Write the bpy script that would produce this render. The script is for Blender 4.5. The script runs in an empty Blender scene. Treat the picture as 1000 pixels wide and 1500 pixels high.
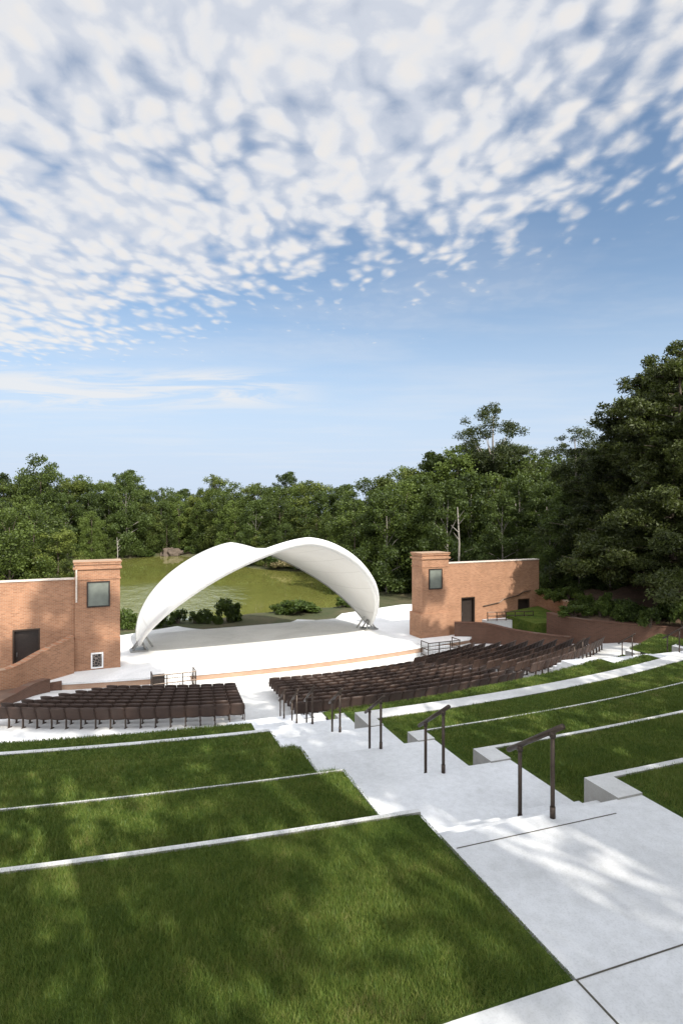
import bpy, bmesh, math, random
import numpy as np
from mathutils import Vector, Matrix
R = math.radians
random.seed(7); rng = np.random.default_rng(11)
sc = bpy.context.scene
COL = sc.collection

# ------------------------------------------------------------------ camera model (eye at the origin, level)
YAW = math.atan(300 / 850.)
FW = np.array([math.sin(YAW), math.cos(YAW)]); RT = np.array([math.cos(YAW), -math.sin(YAW)])
def atd(px, d):                       # ground position at depth d in the direction of column px
    p = FW * d + RT * (px - 500) / 850. * d
    return float(p[0]), float(p[1])
def pixel_of(x, y):
    d = x * FW[0] + y * FW[1]
    return 500 + 850 * (x * RT[0] + y * RT[1]) / max(d, .01), d

# ------------------------------------------------------------------ materials
def mat(name):
    m = bpy.data.materials.new(name); m.use_nodes = True
    nt = m.node_tree; b = nt.nodes['Principled BSDF']
    return m, nt, b
def N(nt, typ, **kw):
    n = nt.nodes.new(typ)
    for k, v in kw.items():
        if k.startswith('i_'): n.inputs[k[2:].replace('_', ' ')].default_value = v
        else: setattr(n, k, v)
    return n
def ramp(nt, fac, stops):
    r = N(nt, 'ShaderNodeValToRGB'); e = r.color_ramp.elements
    while len(e) < len(stops): e.new(.5)
    for el, (p, c) in zip(e, stops):
        el.position = p; el.color = (c[0], c[1], c[2], 1)
    nt.links.new(fac, r.inputs[0]); return r.outputs[0]
def noise(nt, vec, scale, detail=4, rough=.55, dist=0):
    n = N(nt, 'ShaderNodeTexNoise'); n.inputs['Scale'].default_value = scale
    n.inputs['Detail'].default_value = detail; n.inputs['Roughness'].default_value = rough; n.inputs['Distortion'].default_value = dist
    if vec is not None: nt.links.new(vec, n.inputs['Vector'])
    return n.outputs[0]
def mixc(nt, fac, a, b, mode='MIX'):
    m = N(nt, 'ShaderNodeMix', data_type='RGBA', blend_type=mode)
    for sock, v in ((m.inputs[0], fac), (m.inputs[6], a), (m.inputs[7], b)):
        if hasattr(v, 'is_linked'): nt.links.new(v, sock)
        elif isinstance(v, (int, float)): sock.default_value = v
        else: sock.default_value = (v[0], v[1], v[2], 1)
    return m.outputs[2]
def math_(nt, op, a, b=None, clamp=False):
    m = N(nt, 'ShaderNodeMath', operation=op); m.use_clamp = clamp
    for s, v in ((m.inputs[0], a), (m.inputs[1], b)):
        if v is None: continue
        if hasattr(v, 'is_linked'): nt.links.new(v, s)
        else: s.default_value = v
    return m.outputs[0]
def bump(nt, b, h, strength, dist=.02):
    n = N(nt, 'ShaderNodeBump'); n.inputs['Strength'].default_value = strength; n.inputs['Distance'].default_value = dist
    nt.links.new(h, n.inputs['Height']); nt.links.new(n.outputs[0], b.inputs['Normal'])
def obco(nt): return N(nt, 'ShaderNodeTexCoord').outputs['Object']
def geopos(nt): return N(nt, 'ShaderNodeNewGeometry').outputs['Position']

def plain(name, c, rough=.5, metal=0, var=.15, scale=8):
    m, nt, b = mat(name)
    co = obco(nt); n = noise(nt, co, scale, 5)
    lo = [x * (1 - var) for x in c]; hi = [min(1, x * (1 + var)) for x in c]
    nt.links.new(ramp(nt, n, [(.3, lo), (.7, hi)]), b.inputs['Base Color'])
    b.inputs['Roughness'].default_value = rough; b.inputs['Metallic'].default_value = metal
    return m
def concrete(name, c, stain=.18):
    m, nt, b = mat(name)
    p = geopos(nt)
    big = noise(nt, p, .55, 6, .62, .6); fine = noise(nt, p, 9, 6, .7); speck = noise(nt, p, 60, 2, .5)
    c1 = ramp(nt, big, [(.32, [x * (1 - stain) for x in c]), (.5, c), (.72, [min(1, x * 1.07) for x in c])])
    c2 = mixc(nt, 1, c1, ramp(nt, fine, [(.3, (.86, .86, .85)), (.6, (1, 1, 1))]), 'MULTIPLY')
    wide = noise(nt, p, .17, 4, .6, 1.2); c2 = mixc(nt, 1, c2, ramp(nt, wide, [(.36, (.86, .86, .85)), (.55, (1, 1, 1))]), 'MULTIPLY')
    c3 = mixc(nt, .5, c2, ramp(nt, speck, [(.3, (.8, .8, .8)), (.5, (1, 1, 1))]), 'MULTIPLY')
    nt.links.new(c3, b.inputs['Base Color']); b.inputs['Roughness'].default_value = .8
    bump(nt, b, fine, .25, .01); return m
def brick(name, c1, c2, mortar):
    m, nt, b = mat(name)
    tc = N(nt, 'ShaderNodeTexCoord')
    sp = N(nt, 'ShaderNodeSeparateXYZ'); nt.links.new(tc.outputs['Object'], sp.inputs[0])
    sn = N(nt, 'ShaderNodeSeparateXYZ'); nt.links.new(tc.outputs['Normal'], sn.inputs[0])
    u = math_(nt, 'SUBTRACT', math_(nt, 'MULTIPLY', sn.outputs[0], sp.outputs[1]), math_(nt, 'MULTIPLY', sn.outputs[1], sp.outputs[0]))
    cb = N(nt, 'ShaderNodeCombineXYZ'); nt.links.new(u, cb.inputs[0]); nt.links.new(sp.outputs[2], cb.inputs[1])
    t = N(nt, 'ShaderNodeTexBrick'); nt.links.new(cb.outputs[0], t.inputs['Vector'])
    t.inputs['Scale'].default_value = 1; t.inputs['Brick Width'].default_value = .23; t.inputs['Row Height'].default_value = .077
    t.inputs['Mortar Size'].default_value = .009; t.inputs['Bias'].default_value = 0
    for k, c in (('Color1', c1), ('Color2', c2), ('Mortar', mortar)): t.inputs[k].default_value = (*c, 1)
    big = noise(nt, tc.outputs['Object'], .8, 5, .6)
    col = mixc(nt, 1, t.outputs[0], ramp(nt, big, [(.3, (.8, .78, .76)), (.65, (1.0, 1.0, 1.0))]), 'MULTIPLY')
    nt.links.new(col, b.inputs['Base Color']); b.inputs['Roughness'].default_value = .85
    bump(nt, b, math_(nt, 'SUBTRACT', 1.0, t.outputs[1]), .4, .008); return m
def leafmat(name, c_dark, c_light, trans=.25, vary=.35, dry=None):
    m, nt, b = mat(name)
    oi = N(nt, 'ShaderNodeObjectInfo'); g = N(nt, 'ShaderNodeNewGeometry')
    n = noise(nt, g.outputs['Position'], .45, 3, .6)
    f = math_(nt, 'ADD', math_(nt, 'MULTIPLY', n, .9), math_(nt, 'MULTIPLY', g.outputs['Random Per Island'], .45))
    f = math_(nt, 'ADD', f, math_(nt, 'MULTIPLY', math_(nt, 'SUBTRACT', oi.outputs['Random'], .5), vary))
    stops = [(.4, c_dark), (.95, c_light)]
    if dry: stops.append((1.0, dry))
    col = ramp(nt, f, stops)
    nt.links.new(col, b.inputs['Base Color']); b.inputs['Roughness'].default_value = .55
    b.inputs['Specular IOR Level'].default_value = .3
    tr = N(nt, 'ShaderNodeBsdfTranslucent'); nt.links.new(mixc(nt, .5, col, (.3, .4, .05), 'MIX'), tr.inputs[0])
    mx = N(nt, 'ShaderNodeMixShader'); mx.inputs[0].default_value = trans
    nt.links.new(b.outputs[0], mx.inputs[1]); nt.links.new(tr.outputs[0], mx.inputs[2])
    nt.links.new(mx.outputs[0], nt.nodes['Material Output'].inputs[0]); return m

M = {}
M['conc'] = concrete('walkway_concrete', (.785, .79, .80), .14)
M['wallconc'] = concrete('wall_concrete', (.68, .675, .66), .14)
M['stage'] = concrete('stage_concrete', (.82, .81, .795), .06)
M['plaza'] = concrete('plaza_concrete', (.72, .715, .70), .09)
M['nosing'] = concrete('nosing_strip', (.60, .60, .59), .2)
M['wallshade'] = concrete('shaded_wall_face', (.36, .35, .325), .35)  # shade painted into the colour of the vertical faces, plus some staining
M['coping'] = plain('limestone_coping', (.60, .52, .44), .8)
M['brick'] = brick('orange_brick', (.425, .208, .112), (.295, .135, .070), (.38, .265, .18))
M['brickband'] = brick('sunlit_brick_band', (.47, .30, .20), (.41, .245, .16), (.45, .34, .26))  # paler tan than the other brick: sun glare painted into the colour
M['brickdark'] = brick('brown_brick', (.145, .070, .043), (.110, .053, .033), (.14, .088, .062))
M['fabric'] = None
M['bronze'] = plain('bronze_metal', (.075, .055, .042), .42, .6, .2, 30)
M['steel'] = plain('grey_steel', (.35, .35, .34), .4, .7)
M['rim'] = plain('white_rim', (.84, .84, .82), .5, 0, .04, 4)
M['rimgrey'] = plain('grey_rim', (.42, .42, .40), .5, .2, .1, 4)
M['door'] = plain('dark_door', (.03, .022, .018), .45, 0, .2)
M['panel'] = plain('grey_green_panel', (.16, .175, .15), .3, 0, .25, 1.2)
M['white'] = plain('white_paint', (.8, .79, .77), .6)
M['seat'] = plain('brown_plastic', (.046, .0245, .016), .6, 0, .25, 6)
M['seatleg'] = plain('seat_leg_metal', (.07, .05, .038), .5, .3, .2, 12)
M['joint'] = plain('joint_filler', (.09, .08, .06), .9)
M['bark'] = plain('bark', (.10, .075, .055), .9, 0, .35, 5)
M['palebark'] = plain('pale_bark', (.24, .215, .185), .9, 0, .3, 5)
M['leafA'] = leafmat('leaf_mid', (0.0173, 0.0276, 0.0069), (0.1178, 0.1607, 0.0317))
M['leafB'] = leafmat('leaf_yellow', (0.0230, 0.0346, 0.0081), (0.1489, 0.1771, 0.0339))
M['leafC'] = leafmat('leaf_dark', (0.0115, 0.0207, 0.0058), (0.0758, 0.1090, 0.0245))
M['needle'] = leafmat('pine_needle', (0.0064, 0.0119, 0.0040), (0.0589, 0.0732, 0.0167), .13)
M['needlefar'] = leafmat('pine_needle_far', (0.0190, 0.0286, 0.0109), (0.0892, 0.1062, 0.0340), .15)
M['shrub'] = leafmat('shrub_leaf', (0.0122, 0.0245, 0.0054), (0.0850, 0.1275, 0.0238))
M['pink'] = leafmat('blossom_shrub', (.05, .07, .015), (.34, .26, .15))

def fabric():
    m, nt, b = mat('white_membrane'); co = obco(nt)
    n = noise(nt, co, .5, 4, .6)
    spx = N(nt, 'ShaderNodeSeparateXYZ'); nt.links.new(co, spx.inputs[0])
    fr = math_(nt, 'FRACT', math_(nt, 'MULTIPLY', spx.outputs[0], .62)); seam = math_(nt, 'LESS_THAN', fr, .045)
    c0 = ramp(nt, n, [(.3, (.80, .79, .76)), (.7, (.86, .855, .83))])
    nt.links.new(mixc(nt, seam, c0, (.73, .72, .69)), b.inputs['Base Color'])
    b.inputs['Roughness'].default_value = .6
    tr = N(nt, 'ShaderNodeBsdfTranslucent'); tr.inputs[0].default_value = (.85, .82, .74, 1)
    mx = N(nt, 'ShaderNodeMixShader'); mx.inputs[0].default_value = .07
    nt.links.new(b.outputs[0], mx.inputs[1]); nt.links.new(tr.outputs[0], mx.inputs[2])
    nt.links.new(mx.outputs[0], nt.nodes['Material Output'].inputs[0]); return m
M['fabric'] = fabric()

def turf(name):
    m, nt, b = mat(name); p = geopos(nt)
    a = noise(nt, p, 1.1, 6, .65, .5); f = noise(nt, p, 26, 5, .7); q = noise(nt, p, .35, 3)
    mp = N(nt, 'ShaderNodeMapping'); mp.inputs['Scale'].default_value = (3, 9, 3); nt.links.new(p, mp.inputs[0])
    s = noise(nt, mp.outputs[0], 1.6, 5, .7)
    c = ramp(nt, a, [(.3, (.048, .086, .017)), (.52, (.090, .132, .027)), (.75, (.155, .178, .044))])
    c = mixc(nt, 1, c, ramp(nt, f, [(.3, (.45, .5, .45)), (.65, (1.15, 1.12, 1.0))]), 'MULTIPLY')
    c = mixc(nt, 1, c, ramp(nt, s, [(.35, (.6, .65, .6)), (.6, (1.1, 1.08, 1.0))]), 'MULTIPLY')
    c = mixc(nt, ramp(nt, q, [(.55, (0, 0, 0)), (.8, (.35, .35, .35))]), c, (.13, .115, .04))
    nt.links.new(c, b.inputs['Base Color']); b.inputs['Roughness'].default_value = .9; b.inputs['Specular IOR Level'].default_value = .1
    bump(nt, b, f, .9, .05); return m
M['turf'] = turf('turf')
def blade():
    m, nt, b = mat('grass_blade'); g = N(nt, 'ShaderNodeNewGeometry')
    n = noise(nt, g.outputs['Position'], 1.3, 5, .6)
    n4 = noise(nt, g.outputs['Position'], 6, 4, .65)
    f = math_(nt, 'ADD', math_(nt, 'ADD', math_(nt, 'MULTIPLY', n, .75), math_(nt, 'MULTIPLY', math_(nt, 'SUBTRACT', n4, .5), .5)), math_(nt, 'MULTIPLY', g.outputs['Random Per Island'], .42))
    c = ramp(nt, f, [(.30, (.058, .106, .020)), (.56, (.112, .170, .032)), (.80, (.19, .225, .05)), (.93, (.27, .235, .095))])
    nt.links.new(c, b.inputs['Base Color']); b.inputs['Roughness'].default_value = .5; b.inputs['Specular IOR Level'].default_value = .25
    tr = N(nt, 'ShaderNodeBsdfTranslucent'); nt.links.new(mixc(nt, .4, c, (.25, .3, .04)), tr.inputs[0])
    mx = N(nt, 'ShaderNodeMixShader'); mx.inputs[0].default_value = .22
    nt.links.new(b.outputs[0], mx.inputs[1]); nt.links.new(tr.outputs[0], mx.inputs[2])
    nt.links.new(mx.outputs[0], nt.nodes['Material Output'].inputs[0]); return m
M['blade'] = blade()
def earth(name, c1, c2, c3, sc_=.25):
    m, nt, b = mat(name); p = geopos(nt)
    a = noise(nt, p, sc_, 6, .65); f = noise(nt, p, 5, 5, .7)
    c = ramp(nt, a, [(.35, c1), (.5, c2), (.68, c3)])
    c = mixc(nt, 1, c, ramp(nt, f, [(.3, (.55, .55, .55)), (.7, (1.15, 1.15, 1.15))]), 'MULTIPLY')
    nt.links.new(c, b.inputs['Base Color']); b.inputs['Roughness'].default_value = .95; bump(nt, b, f, .8, .1); return m
M['earth'] = earth('shore_earth', (.045, .062, .016), (.075, .075, .028), (.13, .105, .055))
M['floor'] = earth('pine_straw', (.09, .05, .03), (.12, .068, .042), (.07, .06, .025), .5)
def water():
    m, nt, b = mat('lake_water'); p = geopos(nt)
    a = noise(nt, p, .05, 4, .6)
    nt.links.new(ramp(nt, a, [(.35, (.135, .142, .034)), (.65, (.18, .18, .046))]), b.inputs['Base Color'])
    b.inputs['Roughness'].default_value = .12; b.inputs['IOR'].default_value = 2.6
    mp = N(nt, 'ShaderNodeMapping'); mp.inputs['Scale'].default_value = (1, .45, 1); nt.links.new(p, mp.inputs[0])
    sp = N(nt, 'ShaderNodeVectorMath', operation='DISTANCE'); nt.links.new(p, sp.inputs[0]); sp.inputs[1].default_value = (-1.0, 76, -10.6)
    k = N(nt, 'ShaderNodeMapRange', interpolation_type='SMOOTHSTEP'); nt.links.new(math_(nt, 'ADD', sp.outputs['Value'], math_(nt, 'MULTIPLY', noise(nt, p, .12, 4), 10)), k.inputs[0])
    for i, v in ((1, 14), (2, 25), (3, 1.), (4, 0.)): k.inputs[i].default_value = v
    bn = N(nt, 'ShaderNodeBump'); bn.inputs['Distance'].default_value = .6; nt.links.new(noise(nt, mp.outputs[0], .8, 4, .6), bn.inputs['Height'])
    nt.links.new(math_(nt, 'ADD', math_(nt, 'MULTIPLY', k.outputs[0], .7), .01), bn.inputs['Strength']); nt.links.new(bn.outputs[0], b.inputs['Normal'])
    nt.links.new(math_(nt, 'ADD', math_(nt, 'MULTIPLY', k.outputs[0], .2), .02), b.inputs['Roughness']); return m
M['water'] = water()

# ------------------------------------------------------------------ object helpers
def tag(o, label=None, cat=None, group=None, kind=None):
    if label: o['label'] = label
    if cat: o['category'] = cat
    if group: o['group'] = group
    if kind: o['kind'] = kind
    return o
def thing(name, label, cat, loc=(0, 0, 0), rz=0, group=None):
    o = bpy.data.objects.new(name, None); COL.objects.link(o); o.empty_display_size = .2
    o.location = loc; o.rotation_euler = (0, 0, rz); return tag(o, label, cat, group)
def link(name, me, m, parent=None):
    o = bpy.data.objects.new(name, me); COL.objects.link(o)
    if m is not None: me.materials.append(m)
    if parent is not None: o.parent = parent
    return o
def npmesh(name, V, F):               # V (n,3), F (m,k) same-size faces
    V = np.ascontiguousarray(V, dtype=np.float32); F = np.ascontiguousarray(F, dtype=np.int32); k = F.shape[1]
    me = bpy.data.meshes.new(name)
    me.vertices.add(len(V)); me.vertices.foreach_set('co', V.ravel())
    me.loops.add(F.size); me.loops.foreach_set('vertex_index', F.ravel())
    me.polygons.add(len(F)); me.polygons.foreach_set('loop_start', np.arange(0, F.size, k, dtype=np.int32))
    me.update(calc_edges=True); return me
def bmobj(name, bm, m, parent=None, smooth=False, kind=None, bevel=0, seg=2, off=(0, 0, 0)):
    if bevel:
        bmesh.ops.bevel(bm, geom=[e for e in bm.edges if len(e.link_faces) == 2 and e.calc_face_angle(0) > .5], offset=bevel, segments=seg, affect='EDGES', profile=.7)
    bmesh.ops.recalc_face_normals(bm, faces=bm.faces)
    if any(off): bmesh.ops.translate(bm, verts=bm.verts, vec=(-off[0], -off[1], -off[2]))
    if smooth:
        for f in bm.faces: f.smooth = True
    me = bpy.data.meshes.new(name); bm.to_mesh(me); bm.free()
    o = link(name, me, m, parent)
    if kind: o['kind'] = kind
    return o
def box(bm, x0, x1, y0, y1, z0, z1):
    v = [bm.verts.new(p) for p in ((x0, y0, z0), (x1, y0, z0), (x1, y1, z0), (x0, y1, z0), (x0, y0, z1), (x1, y0, z1), (x1, y1, z1), (x0, y1, z1))]
    for f in ((3, 2, 1, 0), (4, 5, 6, 7), (0, 1, 5, 4), (1, 2, 6, 5), (2, 3, 7, 6), (3, 0, 4, 7)): bm.faces.new([v[i] for i in f])
def boxes(*bs):
    bm = bmesh.new()
    for b in bs: box(bm, *b)
    return bm
def prism(bm, poly, z0, z1):          # z1 may be a function of the point (sloped top)
    fz = z1 if callable(z1) else (lambda x, y: z1)
    a = [bm.verts.new((x, y, z0)) for x, y in poly]; t = [bm.verts.new((x, y, fz(x, y))) for x, y in poly]
    n = len(poly)
    bm.faces.new(a[::-1]); bm.faces.new(t)
    for i in range(n): bm.faces.new((a[i], a[(i + 1) % n], t[(i + 1) % n], t[i]))
def tube(bm, pts, rad, n=8, cap=True):
    pts = [Vector(p) for p in pts]; rings = []
    rads = rad if isinstance(rad, (list, tuple)) else [rad] * len(pts)
    prev = None
    for i, p in enumerate(pts):
        d = (pts[min(i + 1, len(pts) - 1)] - pts[max(i - 1, 0)]).normalized()
        up = prev if prev is not None else (Vector((0, 0, 1)) if abs(d.z) < .9 else Vector((1, 0, 0)))
        s = d.cross(up).normalized(); u = s.cross(d).normalized(); prev = u
        rings.append([bm.verts.new(p + (s * math.cos(2 * math.pi * k / n) + u * math.sin(2 * math.pi * k / n)) * rads[i]) for k in range(n)])
    for a, b in zip(rings, rings[1:]):
        for k in range(n): bm.faces.new((a[k], a[(k + 1) % n], b[(k + 1) % n], b[k]))
    if cap: bm.faces.new(rings[0][::-1]); bm.faces.new(rings[-1])
def sheet(bm, xs, ya, yb, z, ny=1):   # strip between two curves
    fz = z if callable(z) else (lambda x, y: z)
    rows = [[bm.verts.new((x, ya(x) + (yb(x) - ya(x)) * j / ny, fz(x, ya(x) + (yb(x) - ya(x)) * j / ny))) for j in range(ny + 1)] for x in xs]
    for a, b in zip(rows, rows[1:]):
        for j in range(ny): bm.faces.new((a[j], b[j], b[j + 1], a[j + 1]))
def copy_tree(o, loc, rz=0., scale=None, label=None, group=None):
    c = o.copy(); COL.objects.link(c); c.location = loc; c.rotation_euler = (0, 0, rz)
    if scale: c.scale = scale if isinstance(scale, tuple) else (scale,) * 3
    if label: c['label'] = label
    if group: c['group'] = group
    for ch in list(o.children):
        d = ch.copy(); COL.objects.link(d); d.parent = c
        for g in list(ch.children):
            e = g.copy(); COL.objects.link(e); e.parent = d
    return c
def lin(a, b, n): return [a + (b - a) * i / (n - 1) for i in range(n)]

# ------------------------------------------------------------------ terraces (lawns on arcs about (5,60))
Z = {'A': -3.27, 'B': -3.87, 'C': -4.46, 'D': -5.05, 'E': -5.65, 'F': -6.4, 'G': -7.2}
RAD = {'A': 54.4, 'B': 51.9, 'C': 49.45, 'D': 46.95, 'E': 44.6, 'F': 42.3}
def arc(r): return lambda x: 60 - math.sqrt(max(r * r - (x - 5) ** 2, 1))
SC = (8.6, 54.0)                      # centre of the seating
def plaza_edge(x): return SC[1] - math.sqrt(max(34.3 ** 2 - (x - SC[0]) ** 2, 1))
ORD = 'ABCDEFG'
WT = {'A': (.07, .10), 'B': (.035, .08), 'C': (.012, .05), 'D': (.15, .56), 'E': (.04, .045), 'F': (.04, .05)}
XL, XR = 2.92, 5.15                    # sides of the aisle opening
LN = {'A': 'nearest', 'B': 'second', 'C': 'third', 'D': 'fourth', 'E': 'fifth', 'F': 'sixth'}

def lawn(name, x0, x1, ya, yb, z, n=40):
    bm = bmesh.new(); sheet(bm, lin(x0, x1, n), ya, yb, z, 6)
    o = bmobj(name, bm, M['turf'], kind='structure'); return o
# left lawns
lawn('lawn', -26, 2.87, lambda x: 3.28, arc(RAD['A']), Z['A'] + .0)
for a, b in zip('ABCD', 'BCDE'):
    ya = arc(RAD[a]); t = WT[a][0]
    lawn('lawn', -26, 2.9, lambda x: ya(x) + t, arc(RAD[b]), Z[b])
# right lawns
lawn('lawn', 5.5, 36, lambda x: -26, arc(RAD['A']), Z['A'])
A2L, A2R = 19.4, 21.4                  # second aisle
for a, b in zip('ABCDE', 'BCDEF'):
    ya = arc(RAD[a]); t = WT[a][1]
    if b in 'EF':
        lawn('lawn', 5.5 if b == 'E' else 5.6, A2L - .35, lambda x: ya(x) + t, arc(RAD[b]), Z[b])
        lawn('lawn', A2R + .35, 29 if b == 'E' else 26, lambda x: ya(x) + t, arc(RAD[b]), Z[b])
    else:
        lawn('lawn', 5.5, 36, lambda x: ya(x) + t, arc(RAD[b]), Z[b])
yf = arc(RAD['F'])
for xa, xb in ((6.2, A2L - .35), (A2R + .35, 23.2)):
    bm = bmesh.new(); pts = [(x, yf(x) + .14) for x in lin(xa, xb, 30)] + [(x, max(plaza_edge(x), yf(x) + .2)) for x in lin(xb, xa, 30)]
    prism(bm, pts, -8.4, Z['G']); bmobj('lawn', bm, M['turf'], kind='structure')

def retaining(name, x0, x1, k, side, ret0=None, ret1=None, label=''):
    y = arc(RAD[k]); t = WT[k][side]; zt = Z[k] + (-.03 if k in 'EF' or (k == 'C' and side == 0) else .025); zb = Z[ORD[ORD.index(k) + 1]] - .35
    xs = lin(x0, x1, 40)
    far = [(x, y(x) + t) for x in xs]; near = [(x, y(x)) for x in xs]
    poly = list(far)
    if ret1 is not None: poly += [(x1, y(x1) - ret1), (x1 - .36, y(x1) - ret1), (x1 - .36, y(x1 - .36))] + [p for p in near[::-1] if p[0] < x1 - .37]
    else: poly += near[::-1]
    if ret0 is not None:
        poly = [p for p in poly if not (p in near and p[0] < x0 + .38)]
        poly += [(x0 + .36, y(x0 + .36)), (x0 + .36, y(x0) - ret0), (x0, y(x0) - ret0)]
    bm = bmesh.new(); prism(bm, poly, zb, zt)
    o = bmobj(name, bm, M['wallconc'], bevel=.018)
    o.data.materials.append(M['wallshade'])
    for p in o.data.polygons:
        if abs(p.normal.z) < .3: p.material_index = 1  # upright faces get the concrete with shade in its colour
    return tag(o, label, 'retaining wall', 'concrete retaining walls between the lawn terraces')
WN = {'A': 'pale concrete edging wall at the far side of the nearest lawn, left of the steps',
      'B': 'thin concrete edging wall behind the second lawn from the camera, left of the steps',
      'C': 'mostly overgrown concrete edging wall, third from the camera, left of the steps',
      'D': 'bright concrete edging wall just before the last narrow lawn strip left of the steps',
      'E': 'low concrete wall hidden behind the narrow lawn strip at the small seat block'}
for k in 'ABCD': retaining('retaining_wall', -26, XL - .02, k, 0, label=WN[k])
WN = {'A': 'chunky L-cornered concrete wall beside the nearest bronze handrail',
      'B': 'L-cornered concrete wall beside the second nearest handrail, right of the steps',
      'C': 'smaller L-cornered concrete wall beside the third handrail, right of the steps',
      'D': 'wide bright concrete wall top curving right across the lawns like a path',
      'E': 'low concrete wall between the broad path-like curb and the second stairway',
      'F': 'short concrete wall at the lowest lawn near the back row of seats'}
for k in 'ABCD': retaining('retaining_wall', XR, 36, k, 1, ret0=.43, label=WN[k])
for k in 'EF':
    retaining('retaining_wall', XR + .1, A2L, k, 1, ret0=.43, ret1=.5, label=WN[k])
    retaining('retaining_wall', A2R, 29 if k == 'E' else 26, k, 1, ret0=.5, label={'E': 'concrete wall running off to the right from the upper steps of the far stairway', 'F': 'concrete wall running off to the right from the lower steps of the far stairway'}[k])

# main aisle: landings and flights
EDGE = {k: arc(RAD[k])(4.0) - .42 for k in 'ABCDEF'}
def landing(x0, x1, y0, y1, z, joints=(), name='landing'):
    bm = boxes((x0, x1, y0, y1, z - .3, z)); o = bmobj(name, bm, M['conc'], kind='structure', bevel=.012, seg=1)
    for j in joints: bmobj('joint', boxes((*j, z + .002, z + .005)), M['joint'], o)
    return o
landing(2.9, 5.5, -26, EDGE['A'], Z['A'], [(2.93, 4.9, 4.94, 4.95), (2.9, 5.5, 3.27, 3.281), (2.9, 5.5, 1.2, 1.215)])
landing(-26, 2.9, 1.2, 3.28, Z['A'], [(1.0, 1.015, 1.2, 3.28), (2.885, 2.9, 1.2, 3.28)], 'path')
bmobj('lawn', boxes((-26, 2.9, -26, 1.2, Z['A'] - .3, Z['A'] - .01)), M['turf'], kind='structure')
def flight(x0, x1, y0, z0, z1, n, tread=.3, name='steps'):
    bm = bmesh.new(); h = (z0 - z1) / n
    for i in range(n - 1):
        box(bm, x0, x1, y0 + .002 + i * tread, y0 + (i + 1) * tread, z1 - .4, z0 - (i + 1) * h)
    o = bmobj(name, bm, M['conc'], kind='structure', bevel=.008, seg=1)
    return o, y0 + (n - 1) * tread
for a, b, n in (('A', 'B', 4), ('B', 'C', 4), ('C', 'D', 4), ('D', 'E', 4), ('E', 'F', 5), ('F', 'G', 5)):
    _, ye = flight(XL, XR, EDGE[a], Z[a], Z[b], n)
    y1 = EDGE[b] if b != 'G' else 20.0
    landing(XL, 5.5, ye + .003, y1, Z[b])
flight(XL, 5.9, 20.0, Z['G'], -8.0, 5)
# second aisle
E2 = {k: arc(RAD[k])(20.4) - .5 for k in 'DEF'}
for a, b, n in (('D', 'E', 4), ('E', 'F', 5), ('F', 'G', 5)):
    _, ye = flight(A2L, A2R, E2[a], Z[a], Z[b], n)
    landing(A2L - .3 if b != 'G' else A2L, A2R + .3 if b != 'G' else A2R, ye + .003, E2[b] if b != 'G' else 23.0, Z[b])
landing(A2L, A2R, 15.0, E2['D'], Z['D'])
flight(A2L, A2R, 23.0, Z['G'], -8.0, 4)

# ------------------------------------------------------------------ seating floor and plaza
def floor_z(r): return -9.7 + min(1.7, max(0., r - 22.) * .1575)
bm = bmesh.new(); angs = lin(R(-62), R(58), 90); rr = [6, 12, 18, 20, 22] + lin(23, 34.3, 16) + [36, 39, 42]
rows = [[bm.verts.new((SC[0] + r * math.sin(a), SC[1] - r * math.cos(a), floor_z(r))) for r in rr] for a in angs]
for a, b in zip(rows, rows[1:]):
    for j in range(len(rr) - 1): bm.faces.new((a[j], b[j], b[j + 1], a[j + 1]))
bmobj('plaza', bm, M['plaza'], kind='structure', smooth=True)

# ------------------------------------------------------------------ handrails
def handrail(x, y, z, z2, run, drop, label, first=[None]):
    # posts at (x,y,z) on the landing and (x, y+run, z-drop) on the steps
    t = thing('handrail', label, 'handrail', (x, y, z), 0, 'bronze handrails on the steps'); h = .93
    for py, pz in ((0, 0), (run, -drop)):
        bm = bmesh.new(); tube(bm, [(0, py, pz - .02), (0, py, pz + h - .03)], .024, 10); tube(bm, [(0, py, pz), (0, py, pz + .12)], .03, 10)
        bmobj('post', bm, M['bronze'], t, smooth=True)
    s = drop / run; bm = bmesh.new()
    tube(bm, [(0, -.16, h + .16 * s), (0, run + .22, h - (run + .22) * s)], .030, 10)
    bmobj('rail', bm, M['bronze'], t, smooth=True)
    for py, pz in ((0, 0), (run, -drop)):
        bm = bmesh.new(); tube(bm, [(0, py, pz + h - .07), (0, py, pz + h - .008)], .034, 8)
        bmobj('bracket', bm, M['bronze'], t, smooth=True)
    return t
handrail(4.19, 5.10, Z['A'], 0, .56, .36, 'nearest bronze handrail on the concrete steps, the largest in view')
handrail(4.29, 7.62, Z['B'], 0, .56, .36, 'bronze handrail on the concrete steps, next beyond the nearest one')
handrail(4.34, 10.07, Z['C'], 0, .56, .36, 'bronze handrail third down the concrete steps, in front of the narrow lawn corner')
handrail(4.40, 12.57, Z['D'], 0, .56, .36, 'bronze handrail fourth down the concrete steps, against the long seat block')
handrail(4.42, 14.85, Z['E'], 0, .56, .40, 'bronze handrail fifth down the concrete steps, overlapping the end seats')
handrail(4.58, 17.05, Z['F'], 0, .56, .40, 'bronze handrail sixth down the concrete steps, overlapping the end seats')
handrail(4.85, 19.75, Z['G'], 0, .56, .40, 'farthest bronze handrail of the main steps, beside the gap between the seat blocks')
for k, xx in (('D', 20.5), ('E', 20.6), ('F', 20.7)):
    handrail(xx, E2[k] - .12, Z[k], 0, .56, .38, {'D': 'topmost bronze handrail of the far stairway, closest to the photo edge', 'E': 'middle bronze handrail of the far stairway on the curved lawn', 'F': 'bronze handrail low on the far stairway near the back row of seats'}[k])
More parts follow.
